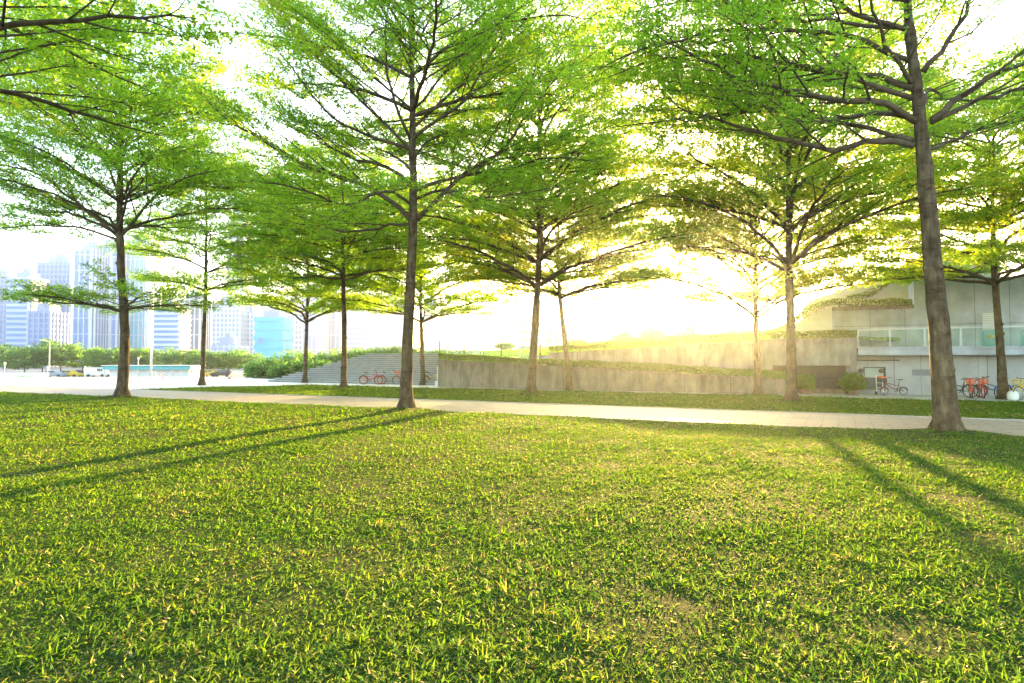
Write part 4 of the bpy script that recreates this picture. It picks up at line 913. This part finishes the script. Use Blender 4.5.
tower('wide lavender tower behind the street lamp', 38, 72, 262, Y0, 'blue', 'lav', 'grid', extra=bright_edge(1))
tower('blue glass tower with white vertical fins left of the big left trunk', 75, 96, 250, Y0-20, 'blue', 'white', 'fins', extra=bright_edge(.7))
tower('blue glass tower twin with white fins directly left of the trunk', 98, 118, 245, Y0-10, 'blue', 'white', 'fins', extra=bright_edge(.4))
tower('teal glass tower right of the big left trunk', 127, 149, 240, Y0, 'teal', 'pale', 'fins', extra=bright_edge(.9))
tower('tower with dense white balconies right of the flagpole', 154, 178, 309, Y0-60, 'blue', 'white', 'bands', fl=3.0)
tower('pale narrow tower with a dark stripe left of the slim tree', 180, 200, 300, Y0-10, 'dark', 'white', 'fins')
tower('grid fronted lavender block right of the slim tree', 213, 240, 303, Y0-40, 'lav', 'white', 'grid', fl=2.9, mull=2.4)
tower('broad grid fronted block touching the turquoise tower', 236, 254, 312, Y0-30, 'lav', 'white', 'grid', fl=2.9, mull=2.4)
tower('low pale block at the foot of the grid fronted towers', 212, 236, 345, Y0-90, 'lav', 'pale', 'grid', fl=2.6)
tower('tallest slim tower rising into the leaves', 229, 244, 212, Y0+20, 'blue', 'pale', 'grid')
def tq(r, w, dep, H): mb = MB(); mb.box(-w*.75, -w*.45, -.5, -.15, H*.48, H*.6); mb.build('dark_window', SK['blue'], r)
tower('turquoise glass block left of the stone steps', 255, 283, 318, 300, 'turq', 'turq', 'bands', 0, ybot=373, fl=4.5, extra=tq)
tower('pale white tower right of the turquoise block', 287, 303, 300, Y0, 'lav', 'white', 'grid')
tower('pale lavender tower behind the mound tree', 303, 322, 290, Y0-20, 'lav', 'pale', 'fins')
tower('blue fluted tower left of the dark tree', 322, 341, 270, Y0, 'blue', 'pale', 'fins')
tower('grey lavender slab behind the stone steps', 344, 378, 300, Y0-60, 'lav', 'pale', 'bands', fl=2.8)
def bb(r, w, dep, H):
    mb = MB(); x = w*.35; z = H*.70; mb.box(x, x+6.6, -.9, -.5, z, z+11); p = mb.build('billboard', SK['white'], r)
    mb = MB(); mb.tube([(x+1.2, -1.0, z+8.5), (x+2.6, -1.0, z+9.6), (x+3.8, -1.0, z+8.2), (x+2.6, -1.0, z+7.2)], .45, 6); mb.box(x+4.6, x+5.8, -1.0, -.92, z+2, z+9); mb.build('billboard_mark', M['red'], p)
tower('slab with a white billboard behind the centre trunk', 376, 408, 296, Y0-70, 'lav', 'lav', 'grid', fl=3.0, extra=bb)
tower('turquoise tower behind the tree beside the stair railing', 424, 436, 300, Y0-60, 'turq', 'turq', 'bands')
tower('narrow pale tower right of the turquoise one', 437, 443, 305, Y0-40, 'lav', 'white', 'grid')
tower('narrow blue tower above the ramp railing', 443, 450, 312, Y0-20, 'teal', 'blue', 'bands')
tower('white balconied block left of the tall tree before the ramp wall', 519, 548, 310, 250, 'dark', 'white', 'bands', fl=3.1)
tower('pale low block with white frames behind the tall ramp trees', 546, 568, 325, 255, 'dark', 'white', 'grid', fl=3.1)
tower('grid fronted tower right of the ramp trees', 588, 612, 300, 320, 'lav', 'white', 'grid', fl=3)
tower('pale narrow tower beside the big grid block', 611, 624, 306, 330, 'teal', 'white', 'fins')
tower('big warm grid fronted block left of the sun glare', 629, 672, 287, 300, 'warm', 'white', 'grid', fl=3.2, mull=2.8)
tower('low podium behind the grass slope', 575, 630, 333, 240, 'lav', 'white', 'bands', fl=2.6)
# small trees on the hill top
for i, (px, yt, w, _) in enumerate(((655, 326, 30, 78), (690, 322, 34, 80), (735, 327, 24, 74), (625, 333, 22, 80), (505, 343, 18, 70), (575, 340, 20, 74))):
    Yd = 55.5/(.887+.461*(px-512)/F); c = D(px, 340, Yd); bush('hill_bush', ['bush on the hill behind the ramp, left of the sun glare', 'bush on the hill behind the ramp, right under the sun glare', 'bush on the hill behind the ramp beside the V forked tree', 'bush behind the ramp between the two ramp trees and the warm tower', 'small lone flat topped bush above the left part of the ramp wall', 'bush behind the upper wall by the slimmer ramp tree'][i], (c[0], Yd, D(px, 349, Yd)[2]), w*Yd/F*.5, 1.8, (D(px, yt, Yd)[2]-D(px, 349, Yd)[2])*.52, 1500, .26, mat='leaf_far', group='bushes on the slope behind the ramp')

# ------------------------------------------------------------------ sky, sun, haze
SUN_AZ = math.atan((708-512)/F); SUN_EL = R(8.0)
w = bpy.data.worlds.new('World'); sc.world = w; w.use_nodes = True; nt = w.node_tree; bg = nt.nodes['Background']
sky = nt.nodes.new('ShaderNodeTexSky'); sky.sky_type = 'NISHITA'; sky.sun_disc = False; sky.sun_elevation = SUN_EL; sky.sun_rotation = SUN_AZ
sky.air_density = 1.0; sky.dust_density = 1.2; sky.ozone_density = 1.0; nt.links.new(sky.outputs[0], bg.inputs[0]); bg.inputs[1].default_value = .15
sl = bpy.data.lights.new('sun', 'SUN'); sl.energy = 5; sl.angle = R(.8); sl.color = (1, .64, .20); so = bpy.data.objects.new('sun', sl); COL.objects.link(so)
from mathutils import Vector
d = Vector((math.sin(SUN_AZ)*math.cos(SUN_EL), math.cos(SUN_AZ)*math.cos(SUN_EL), math.sin(SUN_EL)))
so.rotation_euler = d.to_track_quat('Z', 'Y').to_euler()
m, nt, out = newmat('haze'); pv = N(nt, 'ShaderNodeVolumePrincipled'); pv.inputs['Color'].default_value = (.84, .91, 1, 1); pv.inputs['Density'].default_value = .00062; pv.inputs['Anisotropy'].default_value = .87
nt.links.new(pv.outputs[0], out.inputs['Volume'])
mb = MB(); mb.box(-480, 480, -75, 475, -2.65, 118); hz = tag(mb.build('haze', m), 'thin bright haze over the whole park', 'haze', kind='stuff')

# ------------------------------------------------------------------ render settings
sc.view_settings.view_transform = 'Standard'; sc.view_settings.look = 'None'; sc.view_settings.gamma = 1; sc.view_settings.exposure = 3.05
cy = sc.cycles; cy.use_denoising = True; cy.max_bounces = 7; cy.diffuse_bounces = 3; cy.glossy_bounces = 2; cy.transmission_bounces = 6; cy.transparent_max_bounces = 10; cy.volume_bounces = 0
cy.sample_clamp_indirect = 6; cy.use_adaptive_sampling = True; cy.adaptive_threshold = .02
